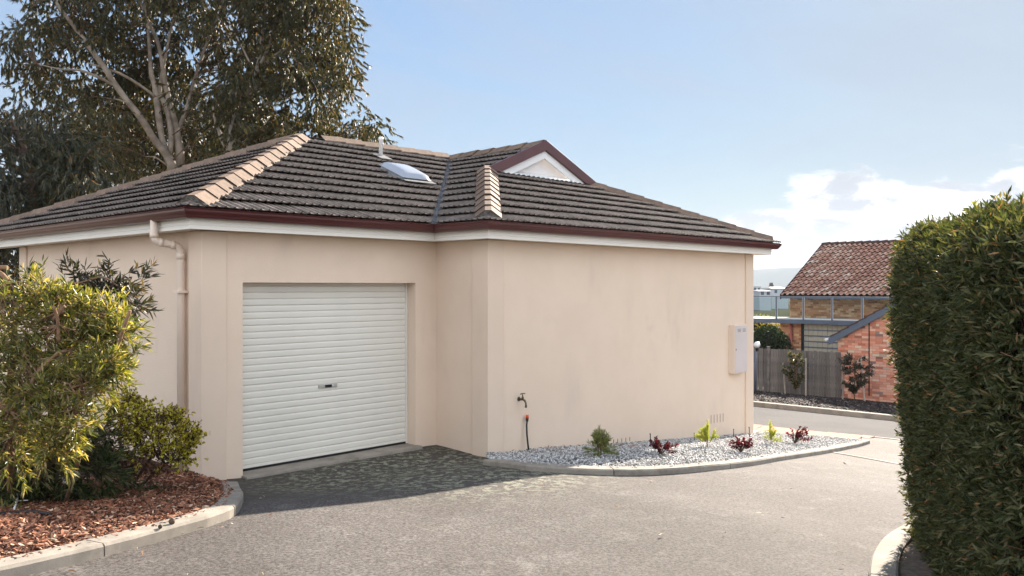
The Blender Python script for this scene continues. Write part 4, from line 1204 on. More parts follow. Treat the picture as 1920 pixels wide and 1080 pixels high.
D3 = 16.5
base3 = at(60, 560, D3); base3.z = gxy(base3.x, base3.y)
gum3 = thing('gum_tree', base3, 'dark dense gum tree hanging low at the left edge behind the eaves', 'tree')
h3 = limb(gum3, [base3, at(60, 470, D3), at(66, 400, D3), at(58, 330, D3), at(40, 270, D3), at(20, 220, D3)], [.2, .18, .14, .11, .08, .03], M['darkbark'], 'trunk')
h3 += limb(gum3, [at(66, 400, D3), at(110, 350, D3 - .2), at(150, 310, D3 - .4), at(170, 280, D3 - .5)], [.09, .07, .05, .02], M['darkbark'])
h3 += limb(gum3, [at(190, 352, D3 + 2.5), at(180, 343, D3 + 2.4), at(168, 335, D3 + 2.2), at(150, 330, D3 + 1.8)], [.03, .03, .03, .02], M['bark'])
poly3 = [(-150, 260), (-100, 215), (10, 205), (60, 195), (110, 225), (165, 265), (190, 310), (185, 350), (150, 390), (60, 430), (40, 560), (-60, 600), (-150, 560)]
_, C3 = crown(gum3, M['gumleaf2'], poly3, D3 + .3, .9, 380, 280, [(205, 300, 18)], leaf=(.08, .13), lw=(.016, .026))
poly3b = [(100, 250), (165, 265), (192, 310), (186, 350), (150, 392), (100, 405), (80, 330)]
o3, _ = crown(gum3, M['gumleaf'], poly3b, D3 - .6, .4, 30, 170, name='sun_tinted_crown')  # lighter leaves paint the sunlit right side of the crown
twigs(gum3, C3[::4], h3, M['darkbark'], .010)
# background mass of trees beyond, seen in the gaps
D4 = 30
base4 = at(250, 420, D4); base4.z = gxy(base4.x, base4.y)
gum4 = thing('gum_tree', base4, 'shaded gum tree filling the gaps between the pale stems', 'tree')
h4 = limb(gum4, [base4, at(250, 400, D4), at(245, 320, D4), at(240, 240, D4), at(250, 160, D4)], [.3, .26, .2, .14, .05], M['darkbark'], 'trunk')
poly4 = [(60, 230), (150, 150), (250, 120), (360, 150), (420, 230), (440, 310), (400, 345), (200, 345), (60, 400)]
_, C4 = crown(gum4, M['gumleaf2'], poly4, D4, 1.6, 320, 180, [(300, 300, 8)], rpx=(20, 36), leaf=(.13, .2), lw=(.022, .034))
twigs(gum4, C4[::3], h4, M['darkbark'], .03)

# neighbour's corrugated shelter glimpsed between the trees and the garage roof
sh = at(212, 356, 24.0)
shed = thing('shelter', (sh.x, sh.y, gxy(sh.x, sh.y)), 'corrugated metal shelter roof glimpsed among the trees beside the garage roof', 'shelter')
m = MB(); n = 22
vs = []
for i in range(n * 2 + 1):
    x = -1.0 + i * .05
    vs += [(sh.x + x, sh.y - .9, sh.z - .14 + (.02 if i % 2 else -.02)), (sh.x + x + .25, sh.y + 2.2, sh.z + .18 + (.02 if i % 2 else -.02))]
m.add(vs, [(2 * i, 2 * i + 2, 2 * i + 3, 2 * i + 1) for i in range(n * 2)])
child_local(m.build('roof_sheet', M['sheet'], shed), shed)
m = MB(); m.box(sh.x - 1.0, sh.x + 1.1, sh.y - .9, sh.y - .82, sh.z - .28, sh.z - .17); m.box(sh.x - .95, sh.x - .85, sh.y - .9, sh.y - .8, gxy(sh.x, sh.y), sh.z - .2); m.box(sh.x + .95, sh.x + 1.05, sh.y - .9, sh.y - .8, gxy(sh.x, sh.y), sh.z - .2)
child_local(m.build('frame', M['darkbark'], shed), shed)
m = MB(); m.tube([(sh.x + .42, sh.y - .2, sh.z - .1), (sh.x + .42, sh.y - .2, sh.z + .26)], .045, 10); child_local(m.build('flue', M['steel'], shed), shed)

# ================================================================ SHRUBS AT THE LEFT
def shrub_base(px, py, d):
    p = at(px, py, d); p.z = gxy(p.x, p.y) + .06; return p
ats = lambda x, y, d: at(x, y, d - 1.15)      # the shrub leans out over the bed towards the driveway
SB_ = at(70, 800, 7.3); SB_.z = gxy(SB_.x, SB_.y) + .06
shrub = thing('shrub', SB_, 'large yellow green shrub with narrow leaves and sawn off brown branches beside the left wall', 'shrub')
stems = []
def sl(pts, r0, r1, stub=False):
    n = len(pts); rr = [.72 * (r0 + (r1 - r0) * i / (n - 1)) for i in range(n)]
    q = limb(shrub, pts, rr, M['twig'], 'branch', 8)
    stems.extend(q[3:]); return q
g0 = lambda x, d_: GB0(x, d_ - .45)
GB0 = lambda x, d_: Vector((at(x, 900, d_).x, d_, gxy(at(x, 900, d_).x, d_) + .03))
sl([g0(60, 7.8), ats(95, 800, 7.75), ats(150, 722, 7.7), ats(172, 712, 7.7), ats(200, 672, 7.7), ats(216, 640, 7.75), ats(222, 610, 7.8)], .045, .020)
sl([ats(172, 712, 7.7), ats(200, 698, 7.6), ats(215, 668, 7.55), ats(228, 625, 7.55), ats(244, 582, 7.55)], .030, .017)
sl([g0(90, 7.9), ats(115, 760, 7.95), ats(135, 690, 8.0), ats(150, 640, 8.05), ats(162, 600, 8.1), ats(161, 560, 8.1)], .04, .026)
sl([g0(70, 7.9), ats(100, 780, 8.0), ats(120, 690, 8.1), ats(125, 640, 8.1), ats(135, 580, 8.2)], .042, .02)
sl([g0(20, 7.6), ats(20, 820, 7.5), ats(35, 750, 7.4), ats(52, 735, 7.4), ats(70, 700, 7.4), ats(110, 660, 7.4)], .042, .016)
sl([ats(35, 750, 7.4), ats(10, 770, 7.3), ats(-30, 700, 7.3), ats(-60, 640, 7.3)], .03, .015)
sl([g0(10, 8.0), ats(15, 760, 8.1), ats(25, 660, 8.1), ats(30, 600, 8.1), ats(70, 560, 8.2), ats(85, 540, 8.2), ats(100, 525, 8.2)], .045, .02)
sl([g0(-20, 8.0), ats(-25, 760, 8.0), ats(-30, 600, 8.0), ats(-10, 512, 8.0), ats(14, 502, 8.0)], .05, .026)
sl([ats(-40, 600, 7.9), ats(-15, 520, 7.9), ats(0, 512, 7.85), ats(15, 528, 7.8)], .03, .024)
sl([ats(110, 640, 7.5), ats(108, 600, 7.45), ats(100, 575, 7.4)], .02, .016)
sl([ats(100, 600, 7.5), ats(115, 580, 7.5), ats(122, 574, 7.5)], .022, .018)
sl([ats(195, 640, 7.9), ats(203, 600, 7.9), ats(212, 568, 7.9)], .022, .018)
sl([ats(70, 560, 8.2), ats(110, 535, 8.4), ats(150, 530, 8.5), ats(195, 520, 8.6), ats(230, 545, 8.7)], .016, .006)
sl([g0(120, 7.6), ats(150, 850, 7.5), ats(140, 800, 7.4), ats(150, 760, 7.35), ats(130, 720, 7.3)], .022, .01)
def px_clumps(lst, D):
    out = []
    for x, y, r_, d_ in lst: out.append((at(x, y, D + d_), r_ / EYE_F * (D + d_)))
    return out
def clump_leaves(root, cl, nspray, per, mat, ln, wd, sp=(.10, .22), up=.25, phi=(.35, 1.0), name='foliage', rich=False, droop=.06, hubs=None, twigmat=None, hollow=.35):
    B, AXS = [], []
    for c, r_ in cl:
        dv = unit(rng.normal(0, 1, (nspray, 3))); rr = r_ * (hollow + (1 - hollow) * rng.random((nspray, 1)) ** .6)
        B.append(np.array(tuple(c)) + dv * rr); AXS.append(unit(dv + np.array([0, 0, up]) + rng.normal(0, .45, (nspray, 3))))
    B = np.concatenate(B); AXS = np.concatenate(AXS)
    l_ = rng.uniform(*sp, len(B))
    P, Dv = spray_points(B, AXS, l_, per, phi)
    o = leaves(name, P, Dv, rng.uniform(*ln, len(P)), rng.uniform(*wd, len(P)), mat, root, rich=rich, droop=droop)
    if hubs is not None:
        mb = MB(); H = np.array([tuple(h) for h in hubs])
        for i in range(0, len(B), 2):
            e = B[i] + AXS[i] * l_[i]; h = H[int(np.argmin(np.linalg.norm(H - B[i], axis=1)))]
            mid = (h * .45 + B[i] * .55) + rng.normal(0, .02, 3)
            mb.tube([h, mid, B[i], e], [.006, .005, .004, .002], 4, cap=False)
        child_local(mb.build('twigs', twigmat, root), root)['kind'] = 'stuff'
    return child_local(o, root), B
cl = px_clumps([(0, 590, 44, -.2), (45, 610, 42, -.1), (-45, 620, 50, 0), (90, 615, 38, -.1), (130, 600, 32, 0), (168, 606, 28, 0), (205, 600, 20, 0), (222, 630, 15, -.1), (190, 645, 24, 0),
                (145, 655, 30, -.2), (100, 680, 34, -.1), (40, 680, 38, -.2), (-20, 700, 44, -.3), (60, 735, 36, -.4), (112, 745, 32, -.4), (158, 730, 24, -.4), (190, 705, 18, -.3), (204, 690, 12, -.3),
                (30, 790, 40, -.4), (90, 800, 34, -.5), (138, 790, 24, -.5), (-40, 790, 50, -.4), (20, 850, 34, -.4), (105, 845, 20, -.5), (-80, 700, 60, 0), (-80, 840, 50, 0), (80, 560, 24, 0), (125, 575, 20, 0), (90, 715, 30, 0), (0, 800, 36, .3), (70, 860, 32, .2)], 6.65)
clump_leaves(shrub, cl, 44, 13, M['shrubleaf'], (.045, .098), (.008, .0145), hubs=stems, twigmat=M['twig'], rich=True)
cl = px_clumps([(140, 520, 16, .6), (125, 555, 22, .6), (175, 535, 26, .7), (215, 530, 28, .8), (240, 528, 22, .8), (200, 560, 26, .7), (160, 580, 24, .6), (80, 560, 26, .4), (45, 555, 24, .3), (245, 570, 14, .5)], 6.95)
clump_leaves(shrub, cl, 15, 12, M['gumleaf2'], (.06, .12), (.011, .019), hubs=stems, twigmat=M['darkbark'], rich=True, name='shade_tinted_foliage')  # darker leaf colour stands in for shade on this part

LBs = at(265, 880, 8.3); LBs.z = gxy(LBs.x, LBs.y) + .06
low = thing('low_shrub', LBs, 'low spreading shrub with small round lime yellow leaves by the downpipe', 'shrub')
lst = []
for pts in ([(240, 880, 0), (255, 830, -.1), (275, 790, -.1), (300, 775, -.1)], [(240, 880, 0), (290, 850, 0), (330, 830, .1), (355, 815, .1)], [(235, 880, 0), (225, 830, 0), (230, 780, .1), (245, 745, .1)], [(245, 880, -.1), (210, 850, -.3), (190, 810, -.3)], [(250, 880, 0), (310, 870, -.1), (350, 860, 0)]):
    q = [at(x, y, 8.0 + d_) for x, y, d_ in pts]
    q[0].z = gxy(q[0].x, q[0].y) + .03
    lst += limb(low, q, [.016, .013, .010, .006], M['darkbark'], 'branch', 6)
cl = px_clumps([(243, 748, 11, .1), (236, 772, 16, .1), (262, 768, 12, .1), (252, 800, 20, -.05), (292, 786, 17, .05), (318, 800, 15, .05), (282, 822, 22, -.1), (322, 828, 17, 0), (348, 812, 10, .1), (357, 836, 8, .1), (306, 852, 20, -.05), (344, 858, 11, .05), (256, 848, 18, -.15), (225, 810, 17, 0), (240, 785, 14, -.1), (272, 797, 14, -.1), (300, 838, 15, -.1), (364, 822, 5, .1), (330, 780, 6, .1), (215, 770, 10, .1)], 7.85)
clump_leaves(low, cl, 30, 14, M['lowleaf'], (.018, .034), (.014, .024), sp=(.05, .17), up=.6, phi=(.5, 1.3), hubs=lst, twigmat=M['darkbark'])
cl = px_clumps([(230, 840, 22, -.1), (270, 865, 20, -.2), (300, 870, 16, -.2), (185, 815, 26, -.2), (205, 850, 26, -.25), (175, 855, 24, -.3), (220, 880, 22, -.25), (260, 880, 22, -.2)], 7.95)
clump_leaves(low, cl, 26, 10, M['rustleaf'], (.02, .04), (.012, .02), sp=(.06, .12), up=.4, phi=(.5, 1.3), name='withered_foliage')

cl = px_clumps([(-10, 880, 40, 0), (40, 885, 34, 0), (80, 880, 34, 0), (120, 885, 30, 0), (160, 880, 26, 0), (200, 885, 22, .1), (60, 830, 34, .2), (140, 830, 30, .2), (190, 830, 22, .2)], 7.15)
clump_leaves(shrub, cl, 26, 12, M['strapleaf'], (.06, .13), (.010, .018), hubs=stems, twigmat=M['darkbark'], rich=True, name='lower_foliage', up=-.1)
def strap_plant(px, py, d, n, L0_, label, rx=.25, mat='strapleaf'):
    p = at(px, py, d); p.z = gxy(p.x, p.y) + .05
    t = thing('strap_leaf_plant', p, label, 'plant', None)
    B = np.array(tuple(p)) + np.stack([rng.normal(0, rx, n), rng.normal(0, rx * .5, n), np.zeros(n)], -1)
    Dv = unit(np.stack([rng.normal(0, .6, n), rng.normal(0, .6, n), rng.uniform(.5, 1.2, n)], -1))
    o = leaves('foliage', B, Dv, rng.uniform(L0_ * .6, L0_ * 1.2, n), rng.uniform(.010, .018, n), M[mat], t, rich=True, droop=.45)
    child_local(o, t)
strap_plant(40, 890, 7.3, 170, .30, 'dark strap leaved plant at the foot of the large shrub, nearest the left edge', .34)
strap_plant(150, 885, 7.5, 90, .22, 'short dark green tufted plant in shade under the middle of the large shrub', .22)
strap_plant(262, 905, 8.0, 60, .16, 'small grey green tuft in shade under the low lime shrub', .12)
strap_plant(283, 945, 7.5, 28, .10, 'tiny pale dry tuft standing alone in the sunlit bark', .04, 'litter')
strap_plant(2, 930, 6.6, 22, .22, 'curling pale leaved tuft at the left picture edge on the bark', .06, 'shrubleaf')
def on_bed(px, py, h=.08):
    a, b = spot(px, py, h); return Vector(W(a, b, float(ground(a, b)) + h))
m = MB(); pts = [on_bed(-40, 970), on_bed(0, 963), on_bed(40, 960), on_bed(70, 960), on_bed(95, 964)]
hose_o = m.tube(pts, .012, 8).build('irrigation_hose', M['poly'])
tag(hose_o, 'black irrigation hose lying on the bark mulch', 'hose')
m = MB(); m.tube([on_bed(112, 903) + Vector((0, 0, .05)), on_bed(126, 912) + Vector((0, 0, .02)), on_bed(140, 920)], [.012, .010, .007], 6); tag(m.build('fallen_twig', M['stake']), 'fallen grey twig leaning in the bark below the large shrub', 'twig')
m = MB(); m.tube([on_bed(26, 955), on_bed(33, 940) + Vector((0, 0, .03)), on_bed(28, 928) + Vector((0, 0, .06))], [.008, .007, .004], 6); m.tube([on_bed(33, 944) + Vector((0, 0, .02)), on_bed(52, 945) + Vector((0, 0, .03))], [.005, .003], 6); tag(m.build('fallen_twig', M['whitepaint']), 'bleached forked twig on the bark above the irrigation hose', 'twig')
def gumnut(px, py, r_, label):
    a, b = spot(px, py, .10); c = Vector(W(a, b, float(ground(a, b)) + .077 + r_ * .9))
    m = MB(); m.lathe([(r_ * .35, -r_), (r_ * .8, -r_ * .6), (r_, 0), (r_ * .85, r_ * .6), (r_ * .5, r_ * .9), (r_ * .42, r_ * .75)], 12, Matrix.Translation(c) @ Matrix.Rotation(.7, 4, 'X'))
    tag(m.build('gum_nut', M['darkbark']), label, 'gum nut')
gumnut(322, 977, .021, 'larger brown gum nut resting on the left kerb')
gumnut(300, 985, .014, 'smaller brown gum nut resting on the left kerb')

# ================================================================ HEDGE AT THE RIGHT
def hedge():
    far_, near_ = Vector((2.97, 6.72)), Vector((2.03, 3.55))
    root = thing('hedge', (3.6, 5.2, gxy(3.6, 5.2)), 'tall clipped dark green hedge filling the right side of the view', 'hedge')
    top, thick, rr = .37, 1.7, .38
    ax_ = (near_ - far_); Ln = ax_.length; ax_ = ax_.normalized(); nx = Vector((ax_.y, -ax_.x))    # nx points away from the driveway side or towards it
    if nx.x > 0: nx = -nx                                           # outward, to the driveway
    def surf(s, t):
        """s along the hedge (0 far end .. Ln), t from the ground up the face and over the top -> point, outward normal"""
        return None
    # rounded box sampled by rejection on a signed distance
    H0 = -2.05
    def sdf(p):
        q = np.stack([p[:, 0] - far_.x, p[:, 1] - far_.y], -1)
        s = q @ np.array(ax_); z = p[:, 2]; o_ = -(q @ np.array(nx)) - .17 * np.clip((.2 - z) / 2.2, 0, 1) ** 1.6; s = s - .10 * np.clip((.2 - z) / 2.2, 0, 1)
        lump = .045 * np.sin(p[:, 0] * 7 + 1.3 * p[:, 2] * 3) * np.sin(p[:, 1] * 6 + 2 * p[:, 2]) + .03 * np.sin(p[:, 2] * 9 + p[:, 1] * 11)
        toplift = -.05 * np.clip(s / 3.0, 0, 1) 
        cx, hx = Ln / 2, Ln / 2; cy, hy = thick / 2, thick / 2; zc, hz = (top + H0) / 2, (top - H0) / 2
        d = np.stack([np.abs(s - cx) - hx + rr * .8, np.abs(o_ - cy) - hy + rr * .5, np.where(z > zc, z - toplift - zc - hz + rr, -1.0)], -1)
        dx = np.maximum(d / np.array([.8, .5, 1.0]), 0)
        return (np.linalg.norm(dx, axis=1) - rr) + lump + np.minimum(d.max(1), 0)
    N_ = 1900000
    lo = np.array([1.7, 3.4, -2.1]); hi = np.array([5.4, 7.2, .8])
    p = rng.uniform(lo, hi, (N_, 3)); d = sdf(p)
    k = (d > -.22) & (d < .0)
    p = p[k]; d = d[k]
    e = .01
    g = np.stack([(sdf(p + np.eye(3)[i] * e) - sdf(p - np.eye(3)[i] * e)) for i in range(3)], -1); g = unit(g)
    # only the faces one can see from the driveway and the street need their full share of leaves
    vis = (g @ np.array([-.6, -.5, .6]) > -.25)
    p, g, d = p[vis], g[vis], d[vis]
    n = min(len(p), 36000); p, g, d = p[:n], g[:n], d[:n]
    gaps = np.sin(p[:, 1] * 5.1 + 1.7 * p[:, 2] * 2.3) * np.sin(p[:, 2] * 5.7 - p[:, 1] * 2.1 + p[:, 0] * 3)
    kk = (gaps > -.72) | (rng.random(n) < .3); p, g = p[kk], g[kk]
    axs = unit(g + rng.normal(0, .75, p.shape) + np.array([0, 0, .35]))
    P, Dv = spray_points(p, axs, rng.uniform(.05, .11, len(p)), 8, (.3, 1.05))
    nl = len(P)
    o = leaves('foliage', P, Dv, rng.uniform(.028, .062, nl), rng.uniform(.008, .0145, nl), M['hedgeleaf'], root, rich=False, fold=.2)
    child_local(o, root)
    # longer shoots that the shears missed, along the top
    sel = np.where((g[:, 2] > .5))[0]; sel = sel[rng.random(len(sel)) < .02]
    B = p[sel] + g[sel] * .03
    P, Dv = spray_points(B, unit(np.array([0, 0, 1.0]) + rng.normal(0, .25, B.shape)), rng.uniform(.05, .10, len(B)), 8, (.25, .7))
    o = leaves('new_shoots', P, Dv, rng.uniform(.035, .06, len(P)), rng.uniform(.008, .014, len(P)), M['shrubleaf'], root); child_local(o, root)
    # bare twigs poking out of the face
    mb = MB(); sel = np.where(g[:, 2] < .4)[0]; sel = sel[rng.random(len(sel)) < .05]
    for i in sel:
        a_ = Vector(p[i]); dv = Vector(unit(g[i] + rng.normal(0, .9, 3))); mb.tube([a_ - dv * .06, a_ + dv * random.uniform(.04, .12)], [.0028, .0015], 4, cap=False)
    child_local(mb.build('twigs', M['twig'], root), root)['kind'] = 'stuff'
    # dark solid core added to stop light coming through the leaves
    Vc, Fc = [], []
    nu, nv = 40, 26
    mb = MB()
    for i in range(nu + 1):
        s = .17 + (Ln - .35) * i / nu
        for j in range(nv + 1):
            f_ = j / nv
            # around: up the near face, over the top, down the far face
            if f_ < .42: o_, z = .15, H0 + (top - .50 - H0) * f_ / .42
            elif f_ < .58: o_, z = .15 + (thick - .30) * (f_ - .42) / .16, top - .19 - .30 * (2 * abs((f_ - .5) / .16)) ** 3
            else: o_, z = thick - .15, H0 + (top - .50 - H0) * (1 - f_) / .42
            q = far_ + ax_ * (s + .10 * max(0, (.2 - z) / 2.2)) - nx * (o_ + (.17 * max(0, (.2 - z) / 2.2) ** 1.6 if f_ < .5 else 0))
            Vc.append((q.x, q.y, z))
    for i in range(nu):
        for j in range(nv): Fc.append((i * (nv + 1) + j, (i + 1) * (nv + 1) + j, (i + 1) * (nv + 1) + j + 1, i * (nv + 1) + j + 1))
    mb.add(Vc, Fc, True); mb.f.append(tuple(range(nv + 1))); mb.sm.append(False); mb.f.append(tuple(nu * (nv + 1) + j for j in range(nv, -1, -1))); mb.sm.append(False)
    child_local(mb.build('dark_core', M['hedgecore'], root), root)
hedge()

# ================================================================ PLANTS IN THE GRAVEL
def needle_plant(px, py, h, wd, mat, label, nst=14, per=90, skirt=0, ln=(.03, .055)):
    a, b = spot(px, py, .07); p = Vector(W(a, b, float(ground(a, b)) + .065))
    t = thing('conifer', p, label, 'plant')
    mb = MB(); mb.tube([p, p + Vector((0, 0, h * .35)), p + Vector((.01, 0, h * .5))], [.008, .006, .003], 6)
    B, AXS, l_ = [], [], []
    for i in range(nst):
        th = rng.uniform(0, 6.28); r_ = wd * rng.random() ** .6
        b0 = np.array([r_ * .35 * math.cos(th), r_ * .35 * math.sin(th), h * rng.uniform(.12, .35)])
        ht = h * (1 - .55 * r_ / wd) * rng.uniform(.75, 1.0)
        tip = np.array([r_ * math.cos(th), r_ * math.sin(th), ht])
        B.append(b0); AXS.append(tip - b0); l_.append(np.linalg.norm(tip - b0))
        mb.tube([p + Vector(b0), p + Vector(tip)], [.004, .0015], 4, cap=False)
    for i in range(skirt):
        th = rng.uniform(0, 6.28); B.append(np.array([0, 0, h * .12])); tip = np.array([wd * 1.5 * math.cos(th), wd * 1.5 * math.sin(th), rng.uniform(-.1, .22) * h])
        AXS.append(tip); l_.append(np.linalg.norm(tip))
    B = np.array(B) + np.array(tuple(p))
    P, Dv = spray_points(B, np.array(AXS), np.array(l_), per, (.35, .95), .08)
    child_local(leaves('foliage', P, Dv, rng.uniform(*ln, len(P)), rng.uniform(.003, .006, len(P)), M[mat], t), t)
    child_local(mb.build('stem', M['twig'], t), t)
needle_plant(1127, 853, .42, .13, 'greenneedle', 'green feathery conifer with a spreading skirt on the gravel, nearest the tap', 26, 110, 16)
needle_plant(1326, 838, .40, .15, 'limeleaf', 'lime yellow feathery bush between the two dark red shrubs on the gravel', 22, 90)
needle_plant(1446, 832, .42, .10, 'limeleaf', 'slender pale yellow green seedling near the end of the long wall', 14, 70, 5)
def red_shrub(px, py, spread, h, label, lean=0.0, n=16):
    a, b = spot(px, py, .07); p = Vector(W(a, b, float(ground(a, b)) + .065))
    t = thing('burgundy_shrub', p, label, 'shrub')
    mb = MB(); B, AXS, l_ = [], [], []
    for i in range(n):
        th = rng.uniform(0, 6.28); r_ = spread * rng.uniform(.35, 1)
        tip = np.array([r_ * math.cos(th) + lean * h * rng.random(), r_ * .55 * math.sin(th), h * rng.uniform(.25, 1.0) * (1 - .35 * r_ / spread)])
        mid = tip * .5 + np.array([0, 0, .05])
        mb.tube([p, p + Vector(mid), p + Vector(tip)], [.005, .004, .002], 5, cap=False)
        B.append(mid * .6); AXS.append(tip - mid * .6); l_.append(np.linalg.norm(tip - mid * .6))
    P, Dv = spray_points(np.array(B) + np.array(tuple(p)), np.array(AXS), np.array(l_), 34, (.6, 1.3), .1)
    child_local(leaves('foliage', P, Dv, rng.uniform(.022, .045, len(P)), rng.uniform(.012, .022, len(P)), M['burgundy'], t), t)
    child_local(mb.build('stem', M['darkbark'], t), t)
red_shrub(1238, 852, .27, .26, 'dark red shrub sprawling over the gravel right of the green conifer', .25, 18)
red_shrub(1389, 848, .20, .25, 'compact dark red shrub close to the right end of the long wall', 0, 18)
red_shrub(1490, 831, .26, .34, 'burgundy shrub with an upswept shoot at the corner beyond the long wall', .6, 18)

# irrigation riser and drip stakes
a0, b0 = 3.99, F_B - .06
z0 = float(ground(a0, b0)) + .05
ris = thing('irrigation_riser', W(a0, b0, z0), 'black irrigation pipe with an orange cap standing against the long wall below the tap', 'pipe')
m = MB(); pts = [W(a0 + .01, b0 - .02, z0 - .03), W(a0 - .005, b0 - .01, z0 + .10), W(a0 - .012, b0, z0 + .22), W(a0 - .004, b0 + .012, z0 + .34), W(a0 + .008, b0 + .015, z0 + .40)]
child_local(m.tube(pts, .0115, 8).build('pipe', M['poly'], ris), ris)
m = MB(); m.tube([W(a0 + .006, b0 + .015, z0 + .39), W(a0 + .009, b0 + .015, z0 + .435)], .019, 10); child_local(m.build('collar', M['poly'], ris), ris)
m = MB(); m.tube([W(a0 + .009, b0 + .015, z0 + .432), W(a0 + .011, b0 + .015, z0 + .475)], [.021, .019], 10); child_local(m.build('cap', M['orange'], ris), ris)
for px, py, h, ln_, lab in [(1096, 831, .16, .03, 'thin dark irrigation stake left of the green conifer'), (1220, 832, .17, .02, 'thin dark irrigation stake behind the sprawling dark red shrub'), (1302, 826, .14, .03, 'thin dark irrigation stake left of the lime bush'),
                            (1376, 821, .17, .03, 'thin dark irrigation stake behind the compact dark red shrub'), (1406, 820, .20, .015, 'thin dark irrigation stake at the corner pilaster, rightmost of the stakes')]:
    a, b = spot(px, py, .06); b = min(b, F_B - .05); z = float(ground(a, b)) + .03
    m = MB(); m.tube([W(a, b, z), W(a + ln_, b + .02, z + h)], .0065, 6)
    m.lathe([(.010, 0), (.010, .012)], 8, Matrix.Translation(W(a + ln_, b + .02, z + h - .006)))
    tag(m.build('irrigation_stake', M['poly']), lab, 'stake', 'irrigation stakes along the long wall')
# ================================================================ ACROSS THE LANE
FENCE_A = spot(1500, 745)[0]
WALL_A = FENCE_A + .15
fz = float(ground(FENCE_A, 4))
def ab_at_plane(px, a):
    """b where the sight line of a pixel column meets the plane a = const"""
    u = (px - 960) / EYE_F
    d = (a + KX * AX + KY * AY) / (u * AX + AY)
    return AB(u * d, d)[1], d
def z_at(px, py, a):
    b, d = ab_at_plane(px, a); return b, -(py - HORIZON) / EYE_F * d
bf0, _ = ab_at_plane(1400, FENCE_A); bf1, _ = ab_at_plane(1571, FENCE_A)
ftop = z_at(1490, 656.5, FENCE_A)[1]
# --- paling fence: x runs to the right along the fence
fo = W(FENCE_A, bf0 + 1.2, fz)
fence = thing('paling_fence', fo, 'weathered grey timber paling fence beside the brick garage', 'fence', None, ROT_ACROSS)
flen = (bf0 + 1.2) - bf1 + .16
pw = .098
variants = []
for k in range(4):
    m = MB(); j = random.uniform(-.012, .012)
    m.box(.002, pw - .003, 0, .016, -.25, 1.0 + j); variants.append(m.mesh('paling', M['fence']))
hgt = ftop - fz
for i in range(int(flen / pw)):
    o = bpy.data.objects.new('paling', random.choice(variants)); link(o, fence)
    o.location = (i * pw, random.uniform(-.004, .012) + (.018 if i % 2 else 0), 0); o.scale = (1, 1, hgt * random.uniform(.992, 1.006)); o.rotation_euler = (0, random.uniform(-.006, .006), 0)
for x in (ab_at_plane(1442, FENCE_A)[0],):
    m = MB(); xx = bf0 + 1.2 - x; m.box(xx - .05, xx + .05, -.07, -.005, -.25, hgt + .06); m.box(xx - .06, xx + .06, -.08, .0, hgt + .06, hgt + .085); m.build('post', M['fence'], fence)
m = MB(); m.box(0, flen, .04, .09, hgt * .2, hgt * .2 + .08); m.box(0, flen, .04, .09, hgt * .8, hgt * .8 + .08); m.build('rail', M['fence'], fence)

# --- globe lamp on a post in front of the fence
lb, lz = z_at(1419.5, 646.5, FENCE_A - .9)
lp = W(FENCE_A - .9, lb, float(ground(FENCE_A - .9, lb)) + .08)
lamp = thing('garden_lamp', lp, 'white globe garden lamp on a grey post in front of the paling fence', 'lamp')
m = MB(); m.lathe([(.001, -.118), (.05, -.107), (.09, -.077), (.113, -.036), (.118, 0), (.113, .036), (.09, .077), (.05, .107), (.001, .118)], 20, Matrix.Translation((lp[0], lp[1], lz))); child_local(m.build('globe', M['globe'], lamp), lamp)
m = MB(); m.tube([(lp[0] - .06, lp[1], lp[2]), (lp[0] - .06, lp[1], lz - .20)], .045, 10); child_local(m.build('post', M['slate'], lamp), lamp)
m = MB(); m.lathe([(.05, -.09), (.06, -.03), (.075, 0)], 12, Matrix.Translation((lp[0], lp[1], lz - .115))); m.tube([(lp[0] - .06, lp[1], lz - .21), (lp[0], lp[1], lz - .19)], .05, 8); child_local(m.build('collar', M['dark'], lamp), lamp)

# --- brick garage with a tiled gable roof
gb0, _ = ab_at_plane(1571, WALL_A)
gz = float(ground(WALL_A, gb0)) - .08
gl_z = z_at(1571, 628, WALL_A)[1] - gz           # wall height under the barge at its left end
br = thing('brick_garage', W(WALL_A, gb0, gz), 'red clinker brick garage with blue grey bargeboard under a gable roof', 'garage', None, ROT_ACROSS)
bR_, zR_ = z_at(1668, 575, WALL_A)
slope_g = (zR_ - gz - gl_z) / (gb0 - bR_)
GWd = 15.0  # unseen part behind the hedge widened so its roof shades the lane
def gtop(x): return gl_z + slope_g * (x if x < GWd / 2 else GWd - x)
m = MB()
core = [(0, 0, -.4), (GWd, 0, -.4), (GWd, 0, gl_z - .02), (GWd / 2, 0, gtop(GWd / 2) - .02), (0, 0, gl_z - .02)]
dp_ = 6.0
m.add([(x, .012, z) for x, y, z in core] + [(x, dp_, z) for x, y, z in core], [(0, 1, 2, 3, 4), (9, 8, 7, 6, 5), (0, 5, 6, 1), (1, 6, 7, 2), (4, 3, 8, 9), (3, 2, 7, 8), (0, 4, 9, 5)])
m.build('wall', M['mortarwall'], br)
BL, BH = .230, .076
def brick_mesh(l_):
    m = MB(); m.box(0, l_, -.004, .06, 0, BH); return m.mesh('brick', M['brick'])
bm_full, bm_half = brick_mesh(BL), brick_mesh(.110)
jobs = []
for r_ in range(-2, 46):
    z = r_ * .086
    x = 0.0
    if r_ % 2: seq0 = .110
    else: seq0 = BL
    first = True
    while x < GWd - .05:
        l_ = seq0 if first else (BL if random.random() > .12 else .110)
        first = False
        if min(gtop(x), gtop(x + l_)) > z + BH + .02 and x + l_ <= GWd: jobs.append((x, z, l_))
        x += l_ + .010
jobs.sort(key=lambda j: (j[0] > 2.15, j[0]))
vis_j, rest_j = jobs[:300], jobs[300:]
